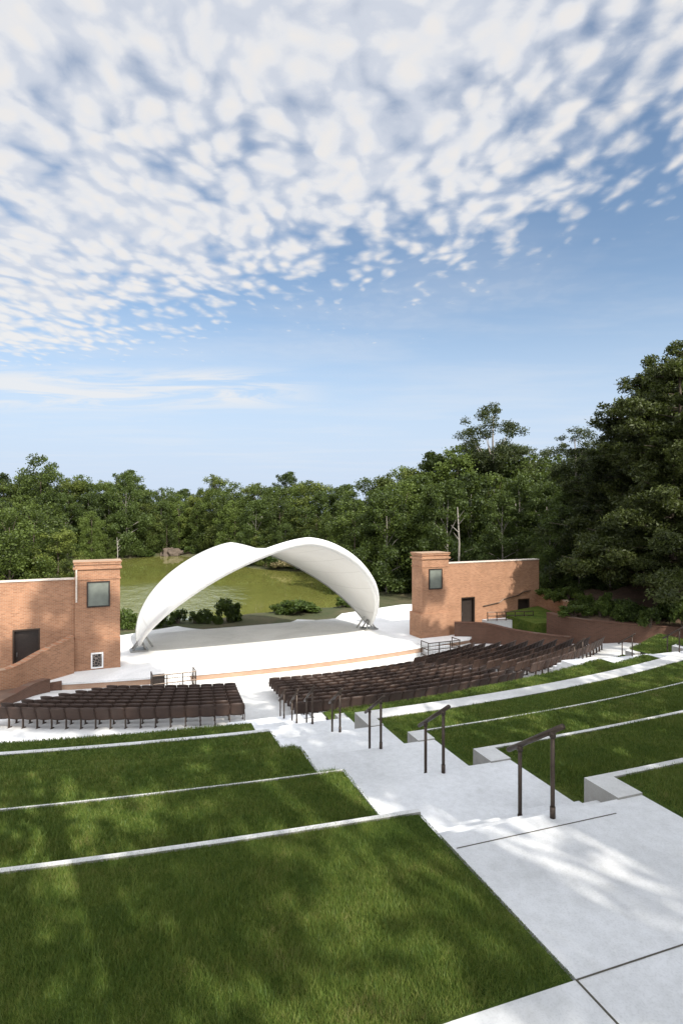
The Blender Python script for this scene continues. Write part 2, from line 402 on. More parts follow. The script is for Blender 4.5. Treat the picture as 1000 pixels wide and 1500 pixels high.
handrail(20.6, 22.9, Z['G'], 0, .56, .38, 'lowest bronze handrail of the far stairway, right behind the seats')

# ------------------------------------------------------------------ stage frame
A0 = R(5); S0 = (8.6, 41.1)
def SF(x, y): return (S0[0] + x * math.cos(A0) - y * math.sin(A0), S0[1] + x * math.sin(A0) + y * math.cos(A0))
def sthing(name, label, cat, x, y, z, group=None):
    p = SF(x, y); return thing(name, label, cat, (p[0], p[1], z), A0, group)
ZS = -9.1; ZO = -9.7
def front(x): return -7.35 + x * x * .0088
t = sthing('stage', 'wide white concrete stage with a brick front under the arched canopy', 'stage', 0, 0, ZO)
off = (0, 0, ZO)
xs = lin(-15.5, 15.8, 50)
deck = [(x, front(x) - .06) for x in xs] + [(15.8, -1.9), (15.0, 5.6), (8.6, 5.2), (-9.0, 5.2), (-15.5, 3)]
bm = bmesh.new(); prism(bm, deck, ZS - .10, ZS); bmobj('deck', bm, M['stage'], t, off=off)
band = [(x, front(x)) for x in xs] + [(15.7, -2.0), (14.9, 5.5), (8.6, 5.1), (-9, 5.1), (-15.4, 2.9)]
bm = bmesh.new(); prism(bm, band, ZS - .40, ZS - .103); bmobj('brick_front', bm, M['brickband'], t, off=off)
bm = bmesh.new(); prism(bm, [(x * 1.002, y - .05 if y < -4 else y) for x, y in band], ZO - .2, ZS - .403); bmobj('base', bm, M['stage'], t, off=off)  # added white base: sun glare on the lower brick put into colour
# rear terrace right of the stage
bm = bmesh.new(); q = [SF(8.2, 5.7), SF(15.2, 5.75), SF(24, 4), SF(24, 8.5), SF(17, 9.6), SF(9.5, 7.4)]
prism(bm, q, ZO - .3, ZS - .05); bmobj('terrace', bm, M['stage'], kind='structure')
bm = bmesh.new(); q = [SF(-30, 5), SF(-15.6, 3.1), SF(-15.6, -1), SF(-9.3, 5.3), SF(-9.6, 6.6), SF(-30, 8)]
prism(bm, [SF(-30, 3.2), SF(-15.6, 3.2), SF(-9.1, 5.4), SF(-9.3, 6.2), SF(-30, 7.5)], ZO - .3, ZS - .06); bmobj('terrace', bm, M['stage'], kind='structure')

# ------------------------------------------------------------------ shell canopy
u_ = np.concatenate([np.linspace(.0, .12, 8), np.linspace(.14, math.pi - .14, 90), np.linspace(math.pi - .12, math.pi, 8)])
def archc(L, H, pw, q, b, sk):
    s = np.clip(np.sin(u_), 0, 1); c = np.cos(u_)
    x = -8.47 * np.sign(c) * np.abs(c) ** sk * (1 + b * s); return np.stack([x, L * s ** pw, .3 + H * s ** q], 1)
Fc = archc(-8.8, 7.09, 1.237, 1.309, .025, 1.309); Bc = archc(9.9, 6.05, .93, 1.227, .10, 1.5)
# slim feet: keep the two arches a little apart at the base
sp = np.clip(1 - np.sin(u_) / .18, 0, 1)[:, None]
Fc = Fc + sp * np.array([0, -.16, 0]); Bc = Bc + sp * np.array([0, .16, 0])
shell = sthing('band_shell', 'white arched fabric canopy standing on two feet over the stage', 'band shell', 0, 0, ZS)
ns = 22; V = []
for k in range(ns + 1):
    s = k / ns; P = Fc * (1 - s) + Bc * s
    sag = 4 * s * (1 - s) * np.sin(u_)[:, None]
    inward = np.stack([np.cos(u_) * .35, np.zeros_like(u_), -np.ones_like(u_)], 1)
    V.append(P + sag * inward * .42)
V = np.array(V); nu = len(u_); F = []
for k in range(ns):
    for i in range(nu - 1):
        a = k * nu + i; F.append((a, a + 1, a + nu + 1, a + nu))
me = npmesh('membrane', V.reshape(-1, 3), np.array(F)); o = link('membrane', me, M['fabric'], shell)
me.polygons.foreach_set('use_smooth', [True] * len(me.polygons))
md = o.modifiers.new('thick', 'SOLIDIFY'); md.thickness = .05; md.offset = 0
def rim(name, C_, r0, r1, m):
    s = np.sin(u_); bm = bmesh.new(); tube(bm, [tuple(p) for p in C_[3:-3]], [float(r0 + (r1 - r0) * min(1, x * 1.6)) for x in s[3:-3]], 10)
    return bmobj(name, bm, m, shell, smooth=True)
rim('front_arch', Fc, .10, .25, M['rim']); rim('rear_arch', Bc, .08, .12, M['rimgrey'])
for sx in (-1, 1):
    x0 = 8.47 * sx
    pad = bmobj('foot', boxes((x0 - .55, x0 + .55, -.5, .5, .004, .10)), M['steel'], shell, bevel=.02)
    for dx, dy in ((-.4, -.35), (.4, -.35), (-.4, .35), (.4, .35)):
        bm = bmesh.new(); tube(bm, [(x0 + dx, dy, .1), (x0 - sx * .1, dy * .25, .75)], .06, 8); bmobj('strut', bm, M['steel'], pad, smooth=True)
    bm = bmesh.new(); tube(bm, [(x0 - sx * .9, .35, .1), (x0 - sx * .35, .1, 1.0)], .07, 8); bmobj('strut', bm, M['rimgrey'], pad, smooth=True)

# ------------------------------------------------------------------ brick towers and walls
def tower(x0, x1, yf_, label, ztop):
    t = sthing('brick_tower', label, 'brick tower', (x0 + x1) / 2, yf_, ZS); off = ((x0 + x1) / 2, yf_, ZS)
    P = lambda n, b, m, par=None, bev=.012: bmobj(n, b, m, par or t, off=off, bevel=bev, seg=1)
    D = 1.4; yb = yf_ + D
    P('shaft', boxes((x0, x1, yf_, yb, ZS - .6, ztop - .03)), M['brick'])
    P('plinth', boxes((x0 - .14, x1 + .02, yf_ - .05, yb + .10, ZS - .55, ZS + 1.75)), M['brick'], bev=.05)
    for n, zz, h, pr in (('cornice', ztop - .42, .13, .10), ('cornice', ztop - 1.02, .06, .045), ('cornice', ztop - .16, .13, .06)):
        P(n, boxes((x0 - pr, x1 + pr, yf_ - pr, yb + pr, zz, zz + h)), M['brick'], bev=.01)
    P('cap', boxes((x0 - .10, x1 + .10, yf_ - .10, yb + .10, ztop - .028, ztop + .03)), M['brick'], bev=.015)
    a, b = x0 + (x1 - x0) * .24, x0 + (x1 - x0) * .74
    if x0 < 0: a, b = x0 + .62, x0 + 1.86
    z1_, z0_ = ztop - 1.13, ztop - 2.62; w = .075
    fr = P('panel_frame', boxes((a, b, yf_ - .07, yf_ - .003, z1_ - w, z1_), (a, b, yf_ - .07, yf_ - .003, z0_, z0_ + w), (a, a + w, yf_ - .07, yf_ - .003, z0_ + w, z1_ - w), (b - w, b, yf_ - .07, yf_ - .003, z0_ + w, z1_ - w)), M['door'], bev=.004)
    P('panel', boxes((a + w + .001, b - w - .001, yf_ - .04, yf_ - .003, z0_ + w + .001, z1_ - w - .001)), M['panel'], fr, 0)
    return t, P
tl, PL = tower(-12.28, -9.87, -3.77, 'square brick tower with a grey panel and a white framed grille low on it', -2.88)
tr_, PR = tower(10.43, 12.72, -4.53, 'square brick tower with a grey panel and no grille, beside the door wall', -3.0)
# white framed grille low on the first tower
a, b, z0_, z1_ = -11.44, -10.78, -9.02, -8.12; yy = -3.77 - .05
fr = PL('grille_frame', boxes((a, b, yy - .06, yy - .003, z1_ - .08, z1_), (a, b, yy - .06, yy - .003, z0_, z0_ + .08), (a, a + .08, yy - .06, yy - .003, z0_ + .08, z1_ - .08), (b - .08, b, yy - .06, yy - .003, z0_ + .08, z1_ - .08)), M['white'], bev=.004)
def grille_mat():
    m, nt, bb = mat('grille'); co = obco(nt)
    v = N(nt, 'ShaderNodeTexVoronoi', feature='DISTANCE_TO_EDGE'); v.inputs['Scale'].default_value = 7; nt.links.new(co, v.inputs['Vector'])
    nt.links.new(ramp(nt, v.outputs['Distance'], [(.04, (.25, .2, .17)), (.1, (.02, .016, .014))]), bb.inputs['Base Color']); return m
PL('grille', boxes((a + .081, b - .081, yy - .04, yy - .004, z0_ + .081, z1_ - .081)), grille_mat(), fr, 0)
bm = bmesh.new(); tube(bm, [(-12.2, -3.86, -3.3), (-12.2, -3.86, -5.15)], .05, 8); PL('downspout', bm, M['coping'], bev=0)

def wall_open(x0, x1, y0, y1, z0, z1, ops):
    bm = bmesh.new(); xs = sorted({x0, x1} | {v for o in ops for v in o[:2]})
    for xa, xb in zip(xs, xs[1:]):
        o = [o for o in ops if o[0] <= xa and o[1] >= xb]
        if o: box(bm, xa, xb, y0, y1, z0, o[0][2]); box(bm, xa, xb, y0, y1, o[0][3], z1)
        else: box(bm, xa, xb, y0, y1, z0, z1)
    return bm
def stagewall(x0, x1, yf_, ztop, ops, label, leafs):
    xm = (x0 + x1) / 2; t = sthing('brick_wall', label, 'brick wall', xm, yf_, ZS); off = (xm, yf_, ZS)
    P = lambda n, b, m, par=None, bev=.0: bmobj(n, b, m, par or t, off=off, bevel=bev, seg=1)
    P('wall', wall_open(x0, x1, yf_, yf_ + .55, ZS - .6, ztop - .08, ops), M['brick'])
    P('coping', boxes((x0, x1, yf_ - .05, yf_ + .6, ztop - .078, ztop - .02)), M['coping'], bev=.012)
    for (a, b, z0, z1), fullname in zip(ops, leafs):
        d = P('door', boxes((a + .09, b - .09, yf_ + .26, yf_ + .32, z0, z1 - .09)), M['door'])
        P('door_frame', boxes((a + .002, a + .088, yf_ + .02, yf_ + .4, z0, z1), (b - .088, b - .002, yf_ + .02, yf_ + .4, z0, z1), (a + .089, b - .089, yf_ + .02, yf_ + .4, z1 - .088, z1 - .002)), M['bronze'], d)
        bm = bmesh.new(); tube(bm, [(a + .2, yf_ + .2, z0 + .95), (a + .2, yf_ + .2, z0 + 1.2)], .025, 6); P('handle', bm, M['steel'], d)
    return t
stagewall(-27, -12.283, -3.65, -3.78, [(-15.4, -14.05, -9.0, -6.5)], 'long orange brick wall with a wide dark doorway next to the small seat block', ['d'])
stagewall(12.723, 21.45, -4.42, -3.74, [(13.92, 15.18, -8.75, -6.4), (19.3, 20.5, -8.2, -6.85)], 'orange brick wall with a dark door and a stepped handrail by the forest', ['d', 'd'])

# curved and sloping low brick walls round the seating
def wallstrip(pts, th, zb, zt, label, m, name='low_brick_wall', cope=True):
    n = len(pts); nv = []
    for i in range(n):
        a = Vector(pts[max(i - 1, 0)]); b = Vector(pts[min(i + 1, n - 1)]); d = (b - a).normalized(); nv.append(Vector((-d.y, d.x)))
    c = pts[n // 2]; off = (c[0], c[1], zb)
    t = thing(name, label, 'low brick wall', off)
    def strip(z0s, z1s, thk):
        bm = bmesh.new(); R0 = []
        for p, nn, z0, z1 in zip(pts, nv, z0s, z1s):
            l = Vector(p) + nn * thk / 2; r = Vector(p) - nn * thk / 2
            R0.append([bm.verts.new(q) for q in ((l.x, l.y, z0), (r.x, r.y, z0), (r.x, r.y, z1), (l.x, l.y, z1))])
        for a, b in zip(R0, R0[1:]):
            for k in range(4): bm.faces.new((a[k], a[(k + 1) % 4], b[(k + 1) % 4], b[k]))
        bm.faces.new(R0[0][::-1]); bm.faces.new(R0[-1]); return bm
    zts = zt if isinstance(zt, list) else [zt] * n
    bmobj('wall', strip([zb] * n, zts, th), m, t, off=off)
    if cope: bmobj('coping', strip([z + .002 for z in zts], [z + .07 for z in zts], th + .06), m, t, off=off, bevel=.01, seg=1)
    return t
def arcpts(c, r, a0, a1, n): return [(c[0] + r * math.sin(R(a)), c[1] - r * math.cos(R(a))) for a in lin(a0, a1, n)]
p0 = SF(12.9, -5.0)
w1 = [p0, SF(14.6, -6.2), (24.2, 34.0), (24.9, 31.7), (25.9, 29.8)]
def smooth_pts(p, n=8):
    out = []
    for i in range(len(p) - 1):
        a = Vector(p[max(i - 1, 0)]); b = Vector(p[i]); c = Vector(p[i + 1]); d = Vector(p[min(i + 2, len(p) - 1)])
        for k in range(n):
            t = k / n; q = .5 * ((2 * b) + (c - a) * t + (2 * a - 5 * b + 4 * c - d) * t * t + (3 * b - a - 3 * c + d) * t ** 3); out.append((q.x, q.y))
    return out + [tuple(p[-1])]
sp_ = smooth_pts(w1)
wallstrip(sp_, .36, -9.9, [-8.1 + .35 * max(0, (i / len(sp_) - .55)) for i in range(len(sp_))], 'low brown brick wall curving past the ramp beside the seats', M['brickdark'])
w2 = smooth_pts([(26.3, 32.4), (26.5, 30.6), (27.6, 28.8), (29.6, 26.9), (31.4, 25.6), (34.5, 23.2), (38, 20.0)])
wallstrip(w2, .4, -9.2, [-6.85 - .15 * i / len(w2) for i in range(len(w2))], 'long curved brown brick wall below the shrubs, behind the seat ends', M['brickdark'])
pw = SF(21.5, -4.2)
wallstrip(smooth_pts([pw, (30.3, 37.0), (30.0, 35.4), (29.3, 34.2)], 5), .36, -9.4, -6.55, 'short brick wall behind the sunny grass patch at the forest', M['brick'])
# left wing walls
wl = smooth_pts([SF(-13.6, -6.4), SF(-14.25, -7.4), (-5.6, 30.3), (-6.9, 27.0), (-9.0, 23.0)])
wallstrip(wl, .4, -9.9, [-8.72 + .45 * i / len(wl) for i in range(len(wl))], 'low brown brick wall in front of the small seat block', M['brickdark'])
a4 = SF(-12.45, -4.0); b4 = SF(-15.5, -6.3); c4 = SF(-19, -7.3)
w4 = smooth_pts([a4, SF(-14.0, -5.25), b4, c4], 6)
z4 = [-7.05 - .98 * min(1, i / 12) for i in range(len(w4))]
wallstrip(w4, .4, -9.9, z4, 'sloping brick wing wall rising to the tower with the grille', M['brick'])
bm = bmesh.new(); prism(bm, [SF(-12.9, -6.0), SF(-13.6, -6.2), SF(-14.3, -7.4), (-5.6, 30.3), (-7.0, 27.2), (-16, 27), SF(-22, -6.5), SF(-15.4, -6.6)], -9.9, -8.95)
bmobj('ramp', bm, M['brickdark'], kind='structure')

# ramp, railings, lawn patch on the right
gp = [SF(17.6, -5.0), SF(21.2, -4.6), (29.5, 36.0), (28.8, 34.2), (27.0, 32.8), (25.8, 33.2), SF(16.8, -6.0)]
bm = bmesh.new(); prism(bm, gp, -9.6, lambda x, y: -7.75 + .045 * (x - 24)); bmobj('lawn', bm, M['turf'], kind='structure')
bm = bmesh.new(); prism(bm, [SF(13.2, -4.6), SF(20.4, -4.55), SF(20.4, -5.0), SF(18.9, -5.3), SF(17.4, -5.5), SF(13.2, -5.0)], -9.6, lambda x, y: -8.72 + (.80 / 7.) * max(0, x - 22.3)); bmobj('ramp', bm, M['stage'], kind='structure')
bm = bmesh.new(); prism(bm, [SF(14.9, -6.2), SF(18.2, -7.2), SF(18.3, -6.9), SF(17.0, -5.7), SF(14.9, -5.6)], -9.6, lambda x, y: -7.9); bmobj('ramp', bm, M['plaza'], kind='structure')
bm = boxes(); 
for i in range(3): box(bm, 19.0 + i * .45, 20.6, -5.2 + i * .0, -4.45, -8.6, -8.15 + i * .12)
bmesh.ops.transform(bm, matrix=Matrix.Translation((S0[0], S0[1], 0)) @ Matrix.Rotation(A0, 4, 'Z'), verts=bm.verts)
bmobj('steps', bm, M['stage'], kind='structure')
def railing(pts, h, n, label, m, mesh=False, group=None, rails=(1.0, .55, .12)):
    pts = [Vector(p) for p in pts]; off = pts[0]; t = thing('railing', label, 'railing', tuple(off), 0, group)
    L = [0]
    for a, b in zip(pts, pts[1:]): L.append(L[-1] + (b - a).length)
    def at(s):
        for i in range(len(pts) - 1):
            if s <= L[i + 1] + 1e-6: return pts[i].lerp(pts[i + 1], (s - L[i]) / max(L[i + 1] - L[i], 1e-6))
        return pts[-1]
    for k in range(n):
        p = at(L[-1] * k / (n - 1)) - off; bm = bmesh.new(); tube(bm, [p, p + Vector((0, 0, h))], .032, 6); bmobj('post', bm, m, t)
    for f in rails:
        bm = bmesh.new(); tube(bm, [p - off + Vector((0, 0, h * f)) for p in pts], .03, 6); bmobj('rail', bm, m, t)
    if mesh:
        bm = bmesh.new()
        for k in range(1, int(L[-1] / .13)):
            p = at(k * .13) - off; tube(bm, [p + Vector((0, 0, h * .12)), p + Vector((0, 0, h))], .006, 4, False)
        bmobj('infill', bm, m, t)
    return t
railing([SF(14.9, -6.25) + (-7.9,), SF(18.25, -7.25) + (-7.9,)], .62, 6, 'bronze railing along the white ramp in front of the door wall', M['bronze'])
# handrail stepping up the wall
t = thing('wall_handrail', 'dark handrail stepping up the sunlit brick wall', 'handrail', SF(15.9, -4.5) + (-7.6,), A0)
bm = bmesh.new(); tube(bm, [(0, 0, .45), (1.5, 0, .62), (1.9, 0, .85), (3.4, 0, 1.08), (3.8, 0, 1.3), (4.6, 0, 1.36)], .035, 6); bmobj('rail', bm, M['bronze'], t)
for xx, zz in ((.3, .49), (1.4, .6), (3.2, 1.05), (4.4, 1.34)):
    bm = bmesh.new(); tube(bm, [(xx, 0, zz), (xx, .07, zz - .02)], .02, 6); bmobj('bracket', bm, M['bronze'], t)
# stair enclosures at the stage front
def enclosure(xa, xb, label, dark):
    y0 = front((xa + xb) / 2) - .25; y1 = y0 - .95
    pts = [SF(xa, y0) + (ZO,), SF(xa, y1) + (ZO,), SF(xb, y1) + (ZO,), SF(xb, y0) + (ZO,)]
    t = railing(pts, 1.0, 6, label, M['bronze'], True)
    if dark:
        bm = boxes((xa - .02, xa + .62, y0 - .75, y0 - .65, ZO, ZO + 1.0)); p = t.location
        bmesh.ops.transform(bm, matrix=Matrix.Translation((S0[0], S0[1], 0)) @ Matrix.Rotation(A0, 4, 'Z'), verts=bm.verts)
        bmobj('gate_leaf', bm, M['door'], t, off=tuple(p))
    bm = boxes(*[(xa + .15, xb - .15, y0 + .22 - .3 * (i + 1), y0 + .218 - .3 * i, ZO - .1, ZO + .45 - .15 * i) for i in range(3)])
    bmesh.ops.transform(bm, matrix=Matrix.Translation((S0[0], S0[1], 0)) @ Matrix.Rotation(A0, 4, 'Z'), verts=bm.verts)
    bmobj('steps', bm, M['stage'], kind='structure')
enclosure(-8.5, -6.25, 'railed stage stair with a dark gate leaf, behind the small seat block', True)
enclosure(9.0, 11.5, 'railed stage stair with fine wire infill, at the foot of the door-side tower', False)
bm = bmesh.new(); prism(bm, [SF(9.2, -6.55), SF(13.4, -6.1), SF(14.2, -5.5), SF(12.9, -4.75), SF(10.2, -4.75), SF(9.2, -5.9)], ZS - .1, ZS + .05); bmobj('landing', bm, M['stage'], kind='structure')
# far-right railing
railing([(31.2, 25.4, -6.95), (34.5, 22.9, -6.9)], .7, 4, 'short bronze railing on top of the brick wall at the photo edge', M['bronze'])

# ------------------------------------------------------------------ seats
def seat_proto():
    t = thing('auditorium_seat', 'x', 'seat', (0, 0, 0), 0, 'brown seats facing the stage')
    bm = bmesh.new(); nx, nz = 6, 6; w = .268
    grid = []
    for j in range(nz + 1):
        row = []
        for i in range(nx + 1):
            a = -1 + 2 * i / nx; z = .36 + .46 * j / nz + (.035 * (1 - a * a) if j == nz else 0) - (.02 * (1 - a * a) if j == 0 else 0)
            ww = w * (1 - .06 * max(0, j / nz - .6))
            row.append((a * ww, -.05 - .16 * (j / nz) + .035 * a * a + .015 * math.sin(j / nz * 3.1), z))
        grid.append(row)
    for dy in (0, .045):
        pass
    fr = [[bm.verts.new((x, y + .045, z)) for x, y, z in r] for r in grid]; bk = [[bm.verts.new(p) for p in r] for r in grid]
    for j in range(nz):
        for i in range(nx):
            bm.faces.new((fr[j][i], fr[j][i + 1], fr[j + 1][i + 1], fr[j + 1][i])); bm.faces.new((bk[j][i], bk[j + 1][i], bk[j + 1][i + 1], bk[j][i + 1]))
    for i in range(nx):
        bm.faces.new((fr[0][i], bk[0][i], bk[0][i + 1], fr[0][i + 1])); bm.faces.new((fr[nz][i], fr[nz][i + 1], bk[nz][i + 1], bk[nz][i]))
    for j in range(nz):
        bm.faces.new((fr[j][0], fr[j + 1][0], bk[j + 1][0], bk[j][0])); bm.faces.new((fr[j][nx], bk[j][nx], bk[j + 1][nx], fr[j + 1][nx]))
    bmobj('backrest', bm, M['seat'], t, smooth=True)
    bm = boxes((-.235, .235, -.02, .40, .405, .465)); bmobj('seat_pan', bm, M['seat'], t, bevel=.025, seg=2, smooth=True)
    bm = boxes((.25, .295, -.10, .30, .585, .615)); bmobj('armrest', bm, M['seat'], t, bevel=.01, seg=1)
    bm = boxes((.255, .29, -.02, .06, .0, .40), (.262, .283, .0, .12, .402, .584), (.245, .30, -.09, .16, -.02, .015)); bmobj('leg', bm, M['seatleg'], t)
    return t
proto = seat_proto()
ORDN = ['', 'first', 'second', 'third', 'fourth', 'fifth', 'sixth', 'seventh', 'eighth', 'ninth', 'tenth', 'eleventh', 'twelfth', 'thirteenth', 'fourteenth', 'fifteenth', 'sixteenth', 'seventeenth', 'eighteenth', 'nineteenth', 'twentieth', 'twenty-first', 'twenty-second', 'twenty-third', 'twenty-fourth', 'twenty-fifth', 'twenty-sixth']
spots = []
def block(name, r0, nrow, a0f, a1f, from_high):
    for j in range(nrow):
        r = r0 - .85 * j; a0, a1 = a0f(j), a1f(j); n = int(R(abs(a1 - a0)) * r / .55)
        for i in range(n):
            a = a0 - math.degrees((i + .5) * .55 / r) if from_high else a0 + math.degrees((i + .5) * .55 / r)
            x, y = SC[0] + r * math.sin(R(a)), SC[1] - r * math.cos(R(a))
            px, d = pixel_of(x, y)
            if px < -30: continue
            row = 'back row' if j == 0 else ('front row' if j == nrow - 1 else f'{ORDN[j + 1]} row from back')
            spots.append((d, (x, y, floor_z(r)), R(a), f'brown seat, {ORDN[i + 1]} from the {name[1]}, {row}, {name[0]} block'))
block(('small', 'steps'), 32.1, 8, lambda j: -8.4 - .08 * j, lambda j: -27.0 + .55 * j, True)
block(('long', 'steps'), 32.8, 10, lambda j: -5.2, lambda j: 14.7, False)
block(('far', 'block gap'), 31.9, 10, lambda j: 17.0 - .12 * j, lambda j: 33.6 - .33 * j, False)
spots.sort(key=lambda s: s[0])
for k, (d, loc, a, lab) in enumerate(spots[:300]):
    rz = a + random.uniform(-.012, .012)
    if k == 0: proto.location = loc; proto.rotation_euler = (0, 0, rz); proto['label'] = lab
    else: copy_tree(proto, loc, rz, None, lab)
rest = spots[300:]
if rest:
    vs, fs, off_ = [], [], 0
    for ch in proto.children:
        mv = np.empty(len(ch.data.vertices) * 3, np.float32); ch.data.vertices.foreach_get('co', mv); mv = mv.reshape(-1, 3)
        polys = [tuple(p.vertices) for p in ch.data.polygons]
        for d, loc, a, lab in rest:
            c, s = math.cos(a), math.sin(a); q = np.stack([mv[:, 0] * c - mv[:, 1] * s, mv[:, 0] * s + mv[:, 1] * c, mv[:, 2]], 1) + np.array(loc)
            vs.append(q); fs += [tuple(v + off_ for v in p) for p in polys]; off_ += len(mv)
    me = bpy.data.meshes.new('distant_seating'); me.from_pydata(np.concatenate(vs).tolist(), [], fs); me.update()
    tag(link('distant_seating', me, M['seat']), 'farthest brown seats of the far block packed together near the curved brick wall', 'seats', None, 'stuff')

# ------------------------------------------------------------------ terrain and lake
LAKE = np.array([(-90, 55), (-12, 57.5), (2, 57.3), (8.5, 58.3), (14, 60), (20, 60.8), (24.5, 63), (27, 74), (27.5, 86), (28.5, 98), (24, 104), (20, 110), (18.5, 130), (8, 149), (-7, 137), (-25, 129), (-60, 124), (-95, 118)], float)
def lake_sd(x, y):
    x = np.atleast_1d(np.asarray(x, float)); y = np.atleast_1d(np.asarray(y, float)); P = np.stack([x, y], -1)
    d = np.full(x.shape, 1e9); ins = np.zeros(x.shape, bool); n = len(LAKE)
    for i in range(n):
        a, b = LAKE[i], LAKE[(i + 1) % n]; ab = b - a
        t = np.clip(((P - a) @ ab) / (ab @ ab), 0, 1); d = np.minimum(d, np.linalg.norm(P - a - t[..., None] * ab, axis=-1))
        cr = ((a[1] > y) != (b[1] > y)) & (x < (b[0] - a[0]) * (y - a[1]) / (b[1] - a[1] + 1e-12) + a[0]); ins ^= cr
    return np.where(ins, -d, d)
def terr(x, y):
    x = np.atleast_1d(np.asarray(x, float)); y = np.atleast_1d(np.asarray(y, float)); sd = lake_sd(x, y)
    h = -10.6 + np.where(sd < 0, np.maximum(sd * .35, -2), np.minimum(sd * .3, .55) + np.clip(sd - 3, 0, 200) * .012)
    far = np.clip((y - 60) / 40, 0, 1); h += far * np.clip(sd - 4, 0, 60) * .05
    h += np.clip((x - 30) / 30, 0, 1) * np.clip((y - 52) / 20, 0, 1) * 1.2
    near = (y < 56); h = np.where(near, np.minimum(h, -9.95), h)
    return h + np.where(sd > 1, .12 * np.sin(x * .7) * np.sin(y * .6), 0)
xs = np.unique(np.concatenate([np.linspace(-900, -70, 30), np.linspace(-70, 70, 120), np.linspace(70, 900, 30)]))
ys = np.unique(np.concatenate([np.linspace(-200, 30, 14), np.linspace(30, 170, 120), np.linspace(170, 1500, 26)]))
X, Y = np.meshgrid(xs, ys, indexing='ij'); H = terr(X.ravel(), Y.ravel())
ii = (np.arange(len(xs) - 1)[:, None] * len(ys) + np.arange(len(ys) - 1)[None]).ravel()
me = npmesh('ground', np.stack([X.ravel(), Y.ravel(), H], 1), np.stack([ii, ii + len(ys), ii + len(ys) + 1, ii + 1], 1))
me.polygons.foreach_set('use_smooth', [True] * len(me.polygons)); tag(link('ground', me, M['earth']), kind='structure')
bm = bmesh.new(); prism(bm, [tuple(p) for p in (LAKE + (LAKE - LAKE.mean(0)) * .03)], -12.9, -10.6)
o = bmobj('lake', bm, M['water'], kind='structure')
# forest slope to the right of the seating
edge = [(32.2, 52), (31.4, 44), (30.8, 39.2), (30.3, 36.9), (29.9, 35.2), (28.8, 33.6), (26.6, 32.2), (26.8, 30.6), (27.8, 29.1), (29.7, 27.2), (31.5, 25.9), (34.6, 23.5), (38.1, 20.3), (42, 10), (44, -10)]
edge = smooth_pts(edge, 4); bm = bmesh.new(); rows = []
for i, p in enumerate(edge):
    q = Vector((max(p[0], 30) + .0, p[1])); dirv = Vector((1, .28)).normalized(); row = []
    for d, z in ((0, -6.95), (1.5, -6.75), (4, -6.4), (8, -5.9), (14, -5.0), (24, -3.4), (45, -1.2), (90, 1.0), (260, 6)):
        v = Vector(p) + dirv * d; row.append(bm.verts.new((v.x, v.y, z + (.15 * math.sin(v.x * .8 + v.y) if d else 0))))
    rows.append(row)
for a, b in zip(rows, rows[1:]):
    for j in range(len(a) - 1): bm.faces.new((a[j], a[j + 1], b[j + 1], b[j]))
bmobj('hillside', bm, M['floor'], kind='structure', smooth=True)

# ------------------------------------------------------------------ foliage
def cards(P, size, aspect=.7, nrm=None, flat=0.):
    n = len(P); a = rng.normal(size=(n, 3))
    if flat: a[:, 2] *= (1 - flat)
    a /= np.linalg.norm(a, axis=1)[:, None]
    b = rng.normal(size=(n, 3))
    if flat: b[:, 2] *= (1 - flat)
    b -= (b * a).sum(1)[:, None] * a; b /= np.linalg.norm(b, axis=1)[:, None] + 1e-9
    c = np.cross(a, b); s = size[:, None]
    V = np.stack([P - a * s * .5, P + b * s * .5 * aspect + c * s * .12, P + a * s * .55, P - b * s * .5 * aspect + c * s * .12], 1).reshape(-1, 3)
    F = np.arange(n * 4).reshape(-1, 4); return V, F
def clump_points(C_, Rd, n, pw=.45):
    w = (Rd.prod(1)) ** (2 / 3.); idx = rng.choice(len(C_), n, p=w / w.sum())
    d = rng.normal(size=(n, 3)); d /= np.linalg.norm(d, axis=1)[:, None]
    r = rng.random(n) ** pw; r *= 1 + .45 * (rng.random(n) ** 3)
    return C_[idx] + d * Rd[idx] * r[:, None]
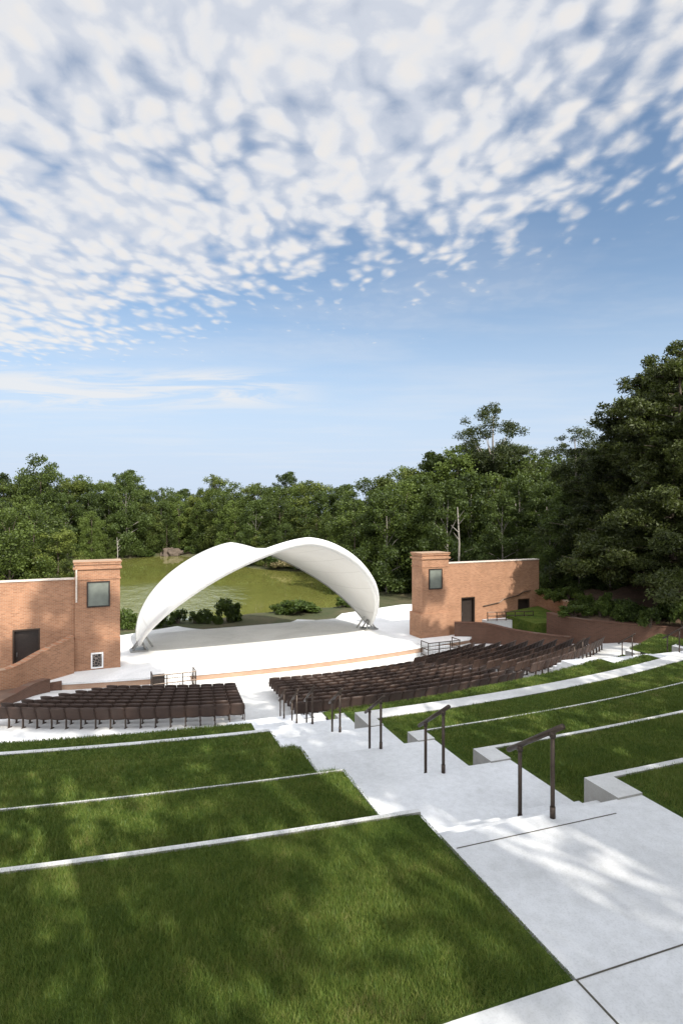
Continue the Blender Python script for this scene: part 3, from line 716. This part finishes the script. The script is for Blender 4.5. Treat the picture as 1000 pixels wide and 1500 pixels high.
def tree_proto(name, label, H, a, nclump, ncard, size, lm, tm, base=.12, shape='round', cl=(.16, .3), aspect=.7, trunk_r=.18, group=None):
    t = thing(name, label, 'tree', (0, 0, 0), 0, group)
    C_, Rd = [], []
    while len(C_) < nclump:
        u = rng.random(); z = base + (1 - base) * u
        if shape == 'round': prof = math.sqrt(max(0, 1 - (2 * (u - .42) / 1.18) ** 2))
        elif shape == 'cone': prof = 1.05 * (1 - u) ** .75 + .05
        elif shape == 'top': prof = math.sqrt(max(0, 1 - (2 * (u - .5)) ** 2))
        elif shape == 'column': prof = .75 + .25 * math.sin(u * 3)
        ang = rng.random() * 6.283; rr = a * prof * (.45 + .55 * rng.random() ** .6) * (1 + .25 * math.sin(3 * ang + u * 9))
        s = a * rng.uniform(*cl) * (.75 + .4 * (1 - u))
        C_.append((rr * math.cos(ang), rr * math.sin(ang), z * H - s * .4)); Rd.append((s * rng.uniform(.8, 1.15), s * rng.uniform(.8, 1.15), s * rng.uniform(.6, .95)))
    C_ = np.array(C_); Rd = np.array(Rd)
    P = clump_points(C_, Rd, ncard); V, F = cards(P, size * (.65 + .7 * rng.random(ncard)), aspect)
    link('crown', npmesh('crown', V, F), lm, t)
    bm = bmesh.new(); k = 7; hh = H * (.93 if shape != 'round' else .82)
    pts = [(math.sin(i * 1.7) * .02 * H * .2, math.cos(i * 1.3) * .02 * H * .2, -.6 + (hh + .6) * i / k) for i in range(k + 1)]
    tube(bm, pts, [trunk_r * H / 16 * (1.15 - .95 * i / k) for i in range(k + 1)], 7)
    for j in rng.choice(len(C_), min(12, len(C_)), replace=False):
        c = C_[j]; z0 = max(H * base * .8, c[2] * .72 - .3)
        f = min(1, (z0 + .6) / (hh + .6)); r0 = trunk_r * H / 16 * (1.15 - .95 * f) * .55
        mid = (c[0] * .5, c[1] * .5, z0 + (c[2] - z0) * .6)
        tube(bm, [(0, 0, z0), mid, tuple(c)], [r0, r0 * .7, r0 * .25], 5)
    bmobj('trunk', bm, tm, t, smooth=True); return t
def pine_proto(name, label, H, ncard, size, lm, z0f=.2, spread=.26, group=None, whorls=15, aspect=.28, tm=None):
    t = thing(name, label, 'pine tree', (0, 0, 0), 0, group); C_, Rd = [], []; bm = bmesh.new()
    k = 9; tube(bm, [(math.sin(i) * .06, math.cos(i * 1.4) * .06, -.6 + (H + .4) * i / k) for i in range(k + 1)], [.26 * H / 18 * (1.1 - 1.0 * i / k) + .015 for i in range(k + 1)], 8)
    for w in range(whorls):
        u = w / (whorls - 1); z = H * (z0f + (1 - z0f) * u ** .9); L = H * spread * (1 - u) ** .62 * rng.uniform(.75, 1.15) + .35
        nb = rng.integers(4, 7); a0 = rng.random() * 6.28
        for b in range(nb):
            ang = a0 + b * 6.283 / nb + rng.normal() * .25; l = L * rng.uniform(.6, 1.15); lift = rng.uniform(-.06, .28) * l * (1 if u < .85 else 2)
            z = z + rng.normal() * .22 * H / 18; end = np.array([math.cos(ang) * l, math.sin(ang) * l, z + lift])
            tube(bm, [(0, 0, z), (end[0] * .5, end[1] * .5, z + lift * .3), tuple(end)], [.05 * H / 18 * (1.3 - u), .035 * H / 18, .012], 5)
            for q in range(int(2 + l * 1.5)):
                f = rng.uniform(.35, 1.05); s = rng.uniform(.4, .75) * (.6 + .5 * l / (H * spread))
                C_.append((end[0] * f + rng.normal() * .25, end[1] * f + rng.normal() * .25, z + lift * f * f + .12 + rng.normal() * .25)); Rd.append((s, s, s * .62))
    C_ = np.array(C_); Rd = np.array(Rd)
    P = clump_points(C_, Rd, ncard, .6); V, F = cards(P, size * (.6 + .8 * rng.random(ncard)), aspect)
    link('crown', npmesh('crown', V, F), lm, t); bmobj('trunk', bm, tm or M['bark'], t, smooth=True); return t

FG = 'wood along the far shore of the lake'; RG = 'wood behind the door-side brick wall'
protos = [tree_proto('broadleaf_tree', '', 16, 4.4, 85, 15000, .30, M['leafA'], M['bark'], .03, cl=(.2, .36)),
          tree_proto('broadleaf_tree', '', 16, 3.9, 75, 14000, .29, M['leafB'], M['bark'], .02, cl=(.2, .36)),
          tree_proto('broadleaf_tree', '', 16, 4.1, 80, 15000, .31, M['leafC'], M['palebark'], .06, cl=(.19, .34)),
          tree_proto('broadleaf_tree', '', 16, 3.3, 70, 12000, .28, M['leafA'], M['bark'], .01, 'cone', cl=(.2, .36))]
used = [False] * 4
def put(k, x, y, z, h, label, group, wide=1.0, protos_=None, us=None, H0=16):
    pr = protos_ or protos; uu = us if us is not None else used
    s = h / H0; sc_ = (s * wide, s * wide, s); rz = random.uniform(0, 6.28)
    if not uu[k]:
        o = pr[k]; o.location = (x, y, z); o.rotation_euler = (0, 0, rz); o.scale = sc_; uu[k] = True
        o['label'] = label
        if group: o['group'] = group
        return o
    return copy_tree(pr[k], (x, y, z), rz, sc_, label, group)
LAB_FAR = ['bushy mid-green tree in the wood on the far shore of the lake', 'yellow-green leafy tree in the wood on the far shore of the lake', 'dark green tree with pale trunk in the wood on the far shore', 'narrow pointed green tree in the wood on the far shore']
def far_shore(px):                     # depth at which the column leaves the lake
    ds = np.arange(62, 175, .5); xy = np.array([atd(px, d) for d in ds]); ins = np.where(lake_sd(xy[:, 0], xy[:, 1]) < 0)[0]
    return ds[ins[-1]] if len(ins) else None
for offs, gap, h0, h1 in ((2.5, 4.4, 6.5, 10), (7, 4.5, 11.5, 13.5), (13, 4.7, 14, 15.8), (20, 4.6, 15.6, 17)):
    px = -60.
    while px < 640:
        d0 = far_shore(px) or 70; d = d0 + offs + random.uniform(-1.2, 1.2)
        x, y = atd(px + random.uniform(-4, 4), d)
        h = random.uniform(h0, h1)
        if px < 210: h *= 1.12
        if d < 105: h *= .9
        if lake_sd(x, y)[0] > .8:
            k = random.choices(range(4), (4, 3, 3, 1))[0]
            put(k, x, y, float(terr(x, y)[0]) - .2, h, LAB_FAR[k], FG, random.uniform(.95, 1.2))
        px += gap * 850 / d
# skyline bumps standing above the far wood
for px, d, h, k, lab in ((60, 128, 22, 0, 'broad-crowned tree rising above the wood at the left end of the skyline'), (185, 134, 20, 2, 'dark tree poking above the skyline left of the canopy'), (318, 150, 19.6, 1, 'thin pale tree poking above the wood over the canopy'), (420, 152, 19.2, 2, 'dark rounded treetop poking above the skyline right over the canopy')):
    x, y = atd(px, d); put(k, x, y, float(terr(x, y)[0]), h, lab, None, .9)
# wood behind the brick wall
LAB_R = ['bushy mid-green tree in the wood behind the door-side brick wall', 'yellow-green leafy tree in the wood behind the door-side brick wall', 'dark green tree with pale trunk in the wood behind the door-side brick wall', 'narrow pointed green tree in the wood behind the door-side brick wall']
for px, d, h, k in ((566, 72, 13, 2), (590, 74, 14, 0), (610, 78, 15, 2), (556, 84, 14, 2), (575, 90, 16, 1), (632, 70, 13.5, 3), (655, 68, 14, 2), (640, 84, 18.5, 2), (668, 80, 18.5, 0), (690, 72, 15, 2), (700, 86, 18.5, 2), (725, 72, 14.5, 0), (745, 80, 17, 2), (765, 70, 14, 2), (790, 76, 17, 0), (812, 70, 15.5, 2), (835, 66, 15, 2), (780, 92, 17, 1), (850, 80, 18, 2), (620, 96, 17, 1), (590, 104, 17, 0), (660, 100, 18, 0), (715, 104, 18, 2), (760, 62, 11, 2), (735, 60, 9, 2), (800, 58, 10, 2), (830, 54, 9, 2), (860, 58, 11, 2), (890, 62, 14, 2), (925, 58, 13, 2), (960, 60, 15, 2), (880, 52, 8, 2), (1000, 56, 14, 2), (915, 50, 8.5, 2), (955, 48, 8, 2), (805, 49, 6.5, 2), (825, 50, 7.5, 2), (848, 48, 6, 2), (868, 49, 7, 2), (893, 47, 6.5, 2), (925, 46, 6, 2), (945, 52, 9, 2), (1010, 48, 8, 2)):
    x, y = atd(px, d); z = float(terr(x, y)[0]) if d > 64 else max(float(terr(x, y)[0]), -6.5)
    put(k, x, y, z - .3, h, LAB_R[k], RG, random.uniform(.9, 1.15))
# leafy trees just behind the long left wall
for px, d, h in ((-30, 62, 12), (15, 60, 10.5), (50, 66, 11), (85, 64, 8.5), (108, 60, 5.5)):
    x, y = atd(px, d)
    put(0 if h > 9 else 1, x, y, -10.2, h, 'leafy tree close behind the long wall with the wide doorway', 'trees just behind the long left brick wall', 1.25)

# pines
tallp = tree_proto('tall_pine', 'tall thin pine with an open round top rising above the wood', 25, 3.5, 70, 15000, .27, M['needlefar'], M['palebark'], .62, 'top', (.2, .33), .5, .2)
tallp['category'] = 'pine tree'
x, y = atd(722, 80); tallp.location = (x, y, float(terr(x, y)[0]) - .2); tallp.scale = (1.1, 1.1, .97)
for px, d, s, lab in ((775, 78, .72, 'shorter open-topped pine beside the tallest thin pine'), (690, 84, .78, 'dark-topped pine on the near-canopy side of the tallest thin pine'), (752, 84, .74, 'slim pine squeezed between two taller open pines'), (842, 62, .64, 'pale grey-green pine leaning out from the big dark trees')):
    x, y = atd(px, d); copy_tree(tallp, (x, y, float(terr(x, y)[0]) - .2 if d > 64 else -7), random.uniform(0, 6), (s * 1.2, s * 1.2, s), lab)
bigp = pine_proto('big_pine', 'huge dark pine with layered boughs over the shrubs', 18, 85000, .25, M['needle'], .10, .30, whorls=20, aspect=.36)
bigp.location = (33.6, 28.6, -6.6); bigp.scale = (1.08, 1.08, .97)
for i, (px, d, s, w, lab) in enumerate(((905, 47, .86, 1.0, 'tall dark pine with a spiky top on the skyline edge of the dark mass'), (955, 44, 1.04, 1.1, 'dense dark pine at the photo edge, tallest of the dark mass'), (870, 52, .66, 1.2, 'shorter dark pine at the inner edge of the big dark trees'), (1010, 50, 1.12, 1.2, 'tall dark pine half out of the frame behind the huge layered pine'), (925, 56, .95, 1.2, 'dark pine deep inside the shaded mass of trees'), (985, 39, .74, 1.1, 'low dark pine standing over the brown wall end'), (1075, 44, 1.1, 1.2, 'dark pine at the extreme edge with only boughs in view'))):
    x, y = atd(px, d); copy_tree(bigp, (x, y, -6.3), random.uniform(0, 6), (s * w, s * w, s * .95), lab)

# shrubs
def shrub_proto(name, label, h, a, n, size, lm, grass=False):
    t = thing(name, label, 'shrub', (0, 0, 0)); C_ = []; Rd = []
    for k in range(16):
        r = a * rng.random() ** .6; an = rng.random() * 6.28; z = h * rng.uniform(.25, .85) * (1 - .45 * (r / a) ** 2); C_.append((r * math.cos(an), r * math.sin(an), z)); s = a * rng.uniform(.22, .38); Rd.append((s, s, s * .8))
    P = clump_points(np.array(C_), np.array(Rd), n, .5); V, F = cards(P, size * (.6 + .8 * rng.random(n)), .6)
    link('foliage', npmesh('foliage', V, F), lm, t)
    bm = bmesh.new()
    for k in range(6): c = C_[k]; tube(bm, [(0, 0, -.1), (c[0] * .4, c[1] * .4, c[2] * .5), c], [.05, .03, .012], 5)
    bmobj('stem', bm, M['bark'], t); return t
shr = shrub_proto('shrub', '', 1.5, 1.0, 2200, .17, M['shrub']); shrused = [False]
def put_shrub(x, y, z, h, w, label, group=None):
    sc_ = (w, w, h / 1.5); rz = random.uniform(0, 6)
    if not shrused[0]:
        shrused[0] = True; shr.location = (x, y, z); shr.scale = sc_; shr['label'] = label
        if group: shr['group'] = group
        return shr
    return copy_tree(shr, (x, y, z), rz, sc_, label, group)
for px, d, h, w, lab in ((333, 53.5, 2.5, 1.15, 'tallest dark bush on the lake bank framed by the canopy'), (302, 53, 1.5, .7, 'small round bush on the lake bank left of the tallest bush'), (284, 52.5, 1.3, .6, 'small bush on the bank, second left of the tallest bush'), (262, 52, 1.5, .75, 'bush on the bank nearest the inner side of the canopy foot'), (238, 51, 1.3, .9, 'low bush peeping out beside the canopy leg'), (186, 50, 2.0, .9, 'light green bush between the grille tower and the canopy'), (430, 58, 1.5, 2.3, 'broad low dark bush on the bank under the high side of the canopy'), (500, 61, 1.3, 1.0, 'small bush on the bank beside the far canopy leg'), (412, 57.5, 1.1, 1.1, 'little bush tucked against the broad low bush'), (318, 52, .9, .5, 'tiny bush at the foot of the tallest bush on the bank')):
    x, y = atd(px, d); put_shrub(x, y, max(float(terr(x, y)[0]), -10.3), h, w, lab)
SG = 'leafy shrubs along the top of the curved brown wall'
for k in range(18):
    px = 842 + k * 9.2; d = random.uniform(35.5, 40.5) - (px - 836) * .012; x, y = atd(px, d)
    put_shrub(x, y, -6.85, random.uniform(.9, 1.9), random.uniform(.55, 1.0), 'leafy green shrub in the planting bed above the curved brown wall', SG)
for k in range(5):
    px = 800 + k * 11; d = random.uniform(43, 46); x, y = atd(px, d)
    put_shrub(x, y, -6.7, random.uniform(.7, 1.2), random.uniform(.6, .9), 'small shrub in the shade behind the short brick wall', 'small shrubs behind the short brick wall')
for k in range(34):
    px = random.uniform(372, 548) if k < 20 else random.uniform(120, 330)
    d = random.uniform(103, 108) if px < 470 else random.uniform(88, 100)
    if px > 520: d = random.uniform(69, 76)
    if px < 330: d = random.uniform(128, 146)
    x, y = atd(px, d)
    if lake_sd(x, y)[0] < .3: continue
    put_shrub(x, y, float(terr(x, y)[0]) - .1, random.uniform(1.5, 3.2), random.uniform(1.3, 2.4), 'bright waterside shrub on the far shore of the lake', 'waterside shrubs on the far shore')
pk = shrub_proto('blossom_shrub', 'pinkish shrub mass on the far shore seen under the canopy', 1.8, 1.6, 2200, .2, M['pink'])
x, y = atd(434, 106); pk.location = (x, y, float(terr(x, y)[0])); pk.scale = (2.2, 1.5, 1.2)
x, y = atd(405, 107.5); copy_tree(pk, (x, y, float(terr(x, y)[0])), 1.2, (1.6, 1.3, .9), 'smaller pinkish shrub at the waterline seen under the canopy')
# bare dead trunks in the wood
def dead(px, d, h, lab):
    x, y = atd(px, d); t = thing('dead_tree', lab, 'dead tree', (x, y, float(terr(x, y)[0]) if d > 64 else -6.7)); bm = bmesh.new()
    tube(bm, [(0, 0, -.3), (.1, 0, h * .5), (-.05, .1, h)], [.13, .09, .04], 7); bmobj('trunk', bm, M['palebark'], t, smooth=True)
    for k in range(4):
        z = h * (.55 + .1 * k); an = random.uniform(0, 6); bm = bmesh.new(); tube(bm, [(0, 0, z), (math.cos(an) * .8, math.sin(an) * .8, z + .7)], [.06, .02], 5); bmobj('branch', bm, M['palebark'], t)
dead(671, 58, 7.2, 'bare white dead trunk behind the door-side brick wall')
dead(756, 60, 7.6, 'bare pale dead trunk behind the end of the door-side wall')
dead(172, 124, 7, 'bare grey dead trunk on the far shore left of the canopy')
# fallen trunk / bare earth bank on far shore
x, y = atd(250, 141); t = thing('fallen_root', 'brown upturned root mass on the far shore beside the canopy top', 'fallen tree', (x, y, -10.5))
bm = bmesh.new(); bmesh.ops.create_icosphere(bm, subdivisions=3, radius=2.2)
for v in bm.verts:
    nn = 1 + .35 * math.sin(v.co.x * 3.1 + v.co.z * 2) * math.cos(v.co.y * 2.7 + v.co.x); v.co *= nn; v.co.z *= .8
bmobj('root_plate', bm, M['bark'], t)
bm = bmesh.new(); tube(bm, [(0, -.5, .4), (5, -1, .9), (9, -1.5, .2)], [.6, .4, .2], 8); bmobj('trunk', bm, M['bark'], t, smooth=True)

# tall trees standing behind and beside the camera: they cast the dappled shade
SUN_AZ, SUN_EL = R(15), R(41)
sv = np.array([math.sin(SUN_AZ) * math.cos(SUN_EL), -math.cos(SUN_AZ) * math.cos(SUN_EL), math.sin(SUN_EL)])
SHADE_SEED = 61
rng = np.random.default_rng(SHADE_SEED); random.seed(SHADE_SEED)
shp = [tree_proto('shade_tree', '', 16, 6.0, 26, 2050, .42, M['leafA'], M['bark'], .45, 'top', (.16, .26), trunk_r=.22),
       tree_proto('shade_tree', '', 38, 3.2, 16, 6500, .36, M['leafA'], M['bark'], .84, 'top', (.22, .38), trunk_r=.16)]; shu = [False, False]
def shade_tree(gx, gy, gz, s, k, w, lab):
    if gx < 15 and s > 40: s = (gy + 5.5) / (math.cos(SUN_AZ) * math.cos(SUN_EL))
    c = np.array([gx, gy, gz]) + sv * s        # crown centre on the sun ray through the shaded spot
    base = Z['A'] - .2; ht = (c[2] - base) / (.72 if k == 0 else .92)
    put(k, float(c[0]), float(c[1]), base, ht, lab, 'tall trees behind the camera', w * 16 / ht if k == 0 else w * 1.9 * 38 / ht, shp, shu, 16 if k == 0 else 38)
SL = 'tall broad tree on the upper lawn whose shade falls over the terraces'
SHADE = [(5.2, 3.4, -3.3, 18, 0, .55), (-2.5, 4.5, -3.3, 19, 0, 1.0), (3.5, 3.5, -3.3, 20, 0, .75), (8.5, 8, -3.9, 21, 0, .9), (-3, 11.5, -4.5, 22, 0, .5), (3.0, 10.5, -4.5, 25, 0, .62), (-4, 19, -6.5, 27, 0, .75), (4, 17, -6.5, 27, 0, 1.0), (12, 15, -5.5, 26, 0, .7), (10, 22, -8, 30, 0, 1.05), (-3, 27, -9, 43, 0, .95), (19, 24, -8.3, 31, 0, 1.0), (18, 14, -5.2, 26, 0, .5), (27, 25, -8, 26, 0, 1.0), (-1.4, 36.5, -7.4, 47, 1, .36), (19.8, 37.4, -7.8, 47, 1, .4), (0, 32, -9.5, 46, 1, .7), (23, 33, -8.5, 38, 1, .7), (-5, 35.5, -8.2, 46, 1, .42), (-4, 36, -6.5, 50, 1, .3), (-2, 31.5, -9.6, 45, 1, .8), (25, 32, -8, 30, 1, .8), (18.5, 38, -8.5, 49, 1, .25)]
for gx, gy, gz, s, h, w in SHADE: shade_tree(gx, gy, gz, s, h, w, SL)

# ------------------------------------------------------------------ grass blades
def grass(x0, x1, ya, yb, z, dens, hgt, wid, overhang=.02):
    n = int((x1 - x0) * 3.0 * dens); x = rng.uniform(x0, x1, n)
    fa = np.vectorize(ya)(x); fb = np.vectorize(yb)(x) + overhang; y = fa + (fb - fa) * rng.random(n)
    keepn = rng.random(n) < np.clip((fb - fa) / 3.0, 0, 1)
    x, y = x[keepn], y[keepn]
    d = x * FW[0] + y * FW[1]; X_ = x * RT[0] + y * RT[1]; ok = (d > 2.5) & (np.abs(X_) < d * .66) ; x, y = x[ok], y[ok]; n = len(x)
    patch = .75 + .5 * (.5 + .5 * np.sin(x * 2.3 + 1.7 * np.sin(y * 3.1))) * (.5 + .5 * np.sin(y * 2.9 + x))
    h = hgt * (.55 + .8 * rng.random(n)) * patch * np.clip((x1 - x) / .16, .3, 1) * np.clip((x - x0) / .16, .3, 1); an = rng.random(n) * 6.283; w = wid * (.7 + .6 * rng.random(n))
    lean = rng.random(n) * 1.0 * h; la = rng.random(n) * 6.283
    bx, by = np.cos(an) * w / 2, np.sin(an) * w / 2
    base = np.stack([x, y, np.full(n, z - .005)], 1)
    V = np.stack([base + np.stack([-bx, -by, 0 * x], 1), base + np.stack([bx, by, 0 * x], 1), base + np.stack([np.cos(la) * lean, np.sin(la) * lean, h], 1)], 1).reshape(-1, 3)
    o = link('grass', npmesh('grass', V, np.arange(3 * n).reshape(-1, 3)), M['blade']); tag(o, kind='stuff'); return n
tot = 0
yA, yB, yC, yD, yE, yF = (arc(RAD[k]) for k in 'ABCDEF')
tot += grass(-3, 2.9, lambda x: 3.3, yA, Z['A'], 21000, .046, .0055, .03)
tot += grass(-5, 2.95, lambda x: yA(x) + .3, yB, Z['B'], 8000, .055, .010, .075)
tot += grass(-6.5, 2.95, lambda x: yB(x) + .2, yC, Z['C'], 4500, .065, .014, .10)
tot += grass(-8.5, 2.95, lambda x: yC(x) + .12, yD, Z['D'], 2600, .055, .017, .04)
tot += grass(-10, 2.9, lambda x: yD(x) + .35, yE, Z['E'], 2000, .055, .02, .05)
tot += grass(5.54, 7.5, lambda x: 2.0, yA, Z['A'], 9000, .055, .008)
tot += grass(5.54, 11, lambda x: yA(x) + .26, yB, Z['B'], 6500, .055, .010, .0)
tot += grass(5.54, 14, lambda x: yB(x) + .22, yC, Z['C'], 3800, .06, .014, .05)
tot += grass(5.54, 17, lambda x: yC(x) + .12, yD, Z['D'], 2400, .055, .017, .0)
tot += grass(5.6, 19, lambda x: yD(x) + .62, yE, Z['E'], 1800, .06, .022, .08)
tot += grass(21.8, 28.9, lambda x: yD(x) + .62, yE, Z['E'], 1000, .055, .025)
tot += grass(5.7, 19, lambda x: yE(x) + .1, yF, Z['F'], 1500, .06, .024, .08)
tot += grass(21.8, 25.9, lambda x: yE(x) + .1, yF, Z['F'], 1000, .055, .025, .08)
tot += grass(6.4, 19, lambda x: yF(x) + .16, lambda x: max(plaza_edge(x), yF(x) + .2), Z['G'], 1300, .055, .026)
tot += grass(21.8, 23.1, lambda x: yF(x) + .16, lambda x: max(plaza_edge(x), yF(x) + .2), Z['G'], 1000, .055, .028)
print('blades', tot)

# ------------------------------------------------------------------ sky, sun, camera
w = bpy.data.worlds.new('World'); sc.world = w; w.use_nodes = True; nt = w.node_tree; nt.nodes.clear()
out = N(nt, 'ShaderNodeOutputWorld'); bg = N(nt, 'ShaderNodeBackground'); nt.links.new(bg.outputs[0], out.inputs[0])
sky = N(nt, 'ShaderNodeTexSky'); sky.sky_type = 'NISHITA'; sky.sun_disc = False; sky.sun_elevation = SUN_EL; sky.sun_rotation = math.pi - SUN_AZ
sky.air_density = 1.0; sky.dust_density = 1.2; sky.ozone_density = 1.6
SKY = .15; bg.inputs[1].default_value = SKY
tc = N(nt, 'ShaderNodeTexCoord'); rot = N(nt, 'ShaderNodeVectorRotate', rotation_type='Z_AXIS'); nt.links.new(tc.outputs['Generated'], rot.inputs['Vector']); rot.inputs['Angle'].default_value = YAW
sx = N(nt, 'ShaderNodeSeparateXYZ'); nt.links.new(rot.outputs[0], sx.inputs[0])
zz = math_(nt, 'MAXIMUM', sx.outputs[2], .03)
px_ = math_(nt, 'DIVIDE', sx.outputs[0], zz); py_ = math_(nt, 'DIVIDE', sx.outputs[1], zz)
pv = N(nt, 'ShaderNodeCombineXYZ'); nt.links.new(px_, pv.inputs[0]); nt.links.new(py_, pv.inputs[1])
def mapped(rz, s):
    mp = N(nt, 'ShaderNodeMapping'); mp.inputs['Rotation'].default_value = (0, 0, rz); mp.inputs['Scale'].default_value = s; nt.links.new(pv.outputs[0], mp.inputs[0]); return mp.outputs[0]
wn = N(nt, 'ShaderNodeTexNoise', noise_dimensions='2D'); wn.inputs['Scale'].default_value = 2.2; wn.inputs['Detail'].default_value = 3; nt.links.new(pv.outputs[0], wn.inputs['Vector'])
wv = N(nt, 'ShaderNodeVectorMath', operation='MULTIPLY_ADD'); nt.links.new(wn.outputs['Color'], wv.inputs[0]); wv.inputs[1].default_value = (.15, .15, 0); nt.links.new(pv.outputs[0], wv.inputs[2])
def cells(sc_, rz, st):
    mp = N(nt, 'ShaderNodeMapping'); mp.inputs['Rotation'].default_value = (0, 0, rz); mp.inputs['Scale'].default_value = st; nt.links.new(wv.outputs[0], mp.inputs[0])
    v = N(nt, 'ShaderNodeTexVoronoi', feature='SMOOTH_F1', voronoi_dimensions='2D'); v.inputs['Scale'].default_value = sc_; v.inputs['Smoothness'].default_value = .55; v.inputs['Detail'].default_value = 1.0; v.inputs['Roughness'].default_value = .5
    nt.links.new(mp.outputs[0], v.inputs['Vector']); return math_(nt, 'SUBTRACT', 1.0, v.outputs['Distance'])
cl1 = cells(8.6, R(32), (1.2, .8, 1))
def noise2(nt, *a):
    o = noise(nt, *a); o.node.noise_dimensions = '2D'; return o
n1 = noise2(nt, wv.outputs[0], 4.5, 6, .6)
n2 = noise2(nt, mapped(R(20), (1, 1, 1)), 1.05, 3, .5, .3)
n3 = noise2(nt, wv.outputs[0], 15, 4, .6)
t_ = math_(nt, 'ADD', math_(nt, 'MULTIPLY', px_, .515), math_(nt, 'MULTIPLY', py_, .857))
def smooth(v, a, b, lo=0., hi=1.):
    m = N(nt, 'ShaderNodeMapRange', interpolation_type='SMOOTHSTEP')
    for s, val in ((1, a), (2, b), (3, lo), (4, hi)): m.inputs[s].default_value = val
    nt.links.new(v, m.inputs[0]); return m.outputs[0]
cover = smooth(t_, 1.25, 3.1, .50, -.38)                        # the bank of cloud thins out across the sky
cover = math_(nt, 'SUBTRACT', cover, smooth(px_, .28, .85, 0, .15))
v_ = math_(nt, 'ADD', math_(nt, 'MULTIPLY', cl1, .62), math_(nt, 'MULTIPLY', n1, .50))
v_ = math_(nt, 'ADD', v_, math_(nt, 'MULTIPLY', math_(nt, 'SUBTRACT', n3, .5), .22))
v_ = math_(nt, 'ADD', v_, math_(nt, 'MULTIPLY', math_(nt, 'SUBTRACT', n2, .5), .70))
v_ = math_(nt, 'ADD', v_, cover)
d1 = smooth(v_, .38, .98)
# thin low streaks near the horizon
ns_ = noise2(nt, mapped(R(4), (.6, 1.15, 1)), 1.5, 5, .6, .6)
gs = math_(nt, 'MULTIPLY', smooth(py_, 3.8, 4.4), smooth(py_, 6.2, 4.9))
gs = math_(nt, 'MULTIPLY', gs, smooth(px_, .1, -.9))
d2 = math_(nt, 'MULTIPLY', smooth(ns_, .36, .6), gs)
veil = math_(nt, 'MULTIPLY', smooth(noise2(nt, mapped(R(10), (.5, 1.1, 1)), .9, 5, .6), .4, .75), math_(nt, 'MULTIPLY', smooth(py_, 1.2, 2.6), .22))
dens = math_(nt, 'MAXIMUM', math_(nt, 'MAXIMUM', d1, veil), math_(nt, 'MULTIPLY', d2, .85)); dens = math_(nt, 'MULTIPLY', dens, smooth(sx.outputs[2], .02, .12))
dens = math_(nt, 'MULTIPLY', dens, .93)
CL = 3.2
shade = math_(nt, 'ADD', math_(nt, 'MULTIPLY', n3, .35), math_(nt, 'MULTIPLY', cl1, .65))
cc = ramp(nt, shade, [(.34, (.78, .825, .92)), (.5, (.96, .97, 1.0)), (.68, (1.03, 1.0, .975))])
cc = mixc(nt, smooth(sx.outputs[2], .22, .36), (1.02, 1.01, 1.0), cc)
# clouds towards the sun are brighter, boosted out of view to lift the shade
dt = N(nt, 'ShaderNodeVectorMath', operation='DOT_PRODUCT'); nt.links.new(tc.outputs['Generated'], dt.inputs[0]); dt.inputs[1].default_value = tuple(sv)
fwd = math_(nt, 'ADD', CL, math_(nt, 'MULTIPLY', smooth(dt.outputs['Value'], .25, 1.0), 9.0))
vm = N(nt, 'ShaderNodeVectorMath', operation='SCALE'); nt.links.new(cc, vm.inputs[0]); nt.links.new(fwd, vm.inputs['Scale'])
hs = N(nt, 'ShaderNodeHueSaturation'); hs.inputs['Saturation'].default_value = .93; hs.inputs['Value'].default_value = .62; nt.links.new(sky.outputs[0], hs.inputs['Color'])
skyc = mixc(nt, 1, hs.outputs[0], (.90, .985, 1.0), 'MULTIPLY')
haze_f = smooth(sx.outputs[2], .04, .40, .95, 0)
skyc = mixc(nt, haze_f, skyc, (2.32, 2.73, 3.38))
nt.links.new(mixc(nt, dens, skyc, vm.outputs[0]), bg.inputs[0])

sd = bpy.data.lights.new('sun', 'SUN'); sd.energy = 3.1; sd.angle = R(.53); sd.color = (1, .95, .86)
so = bpy.data.objects.new('sun', sd); COL.objects.link(so)
so.rotation_euler = Vector(tuple(sv)).to_track_quat('Z', 'Y').to_euler()

cd = bpy.data.cameras.new('camera'); co = bpy.data.objects.new('camera', cd); COL.objects.link(co)
cd.sensor_fit = 'AUTO'; cd.sensor_width = 36; cd.lens = 36 * 850 / 1500.; cd.clip_start = .05; cd.clip_end = 4000
co.location = (0, 0, 0); co.rotation_euler = (R(90), 0, -YAW); sc.camera = co
sc.view_settings.view_transform = 'Standard'; sc.view_settings.look = 'None'; sc.view_settings.exposure = .85; sc.view_settings.gamma = 1
sc.cycles.use_denoising = True
sc.cycles.max_bounces = 6; sc.cycles.transparent_max_bounces = 8
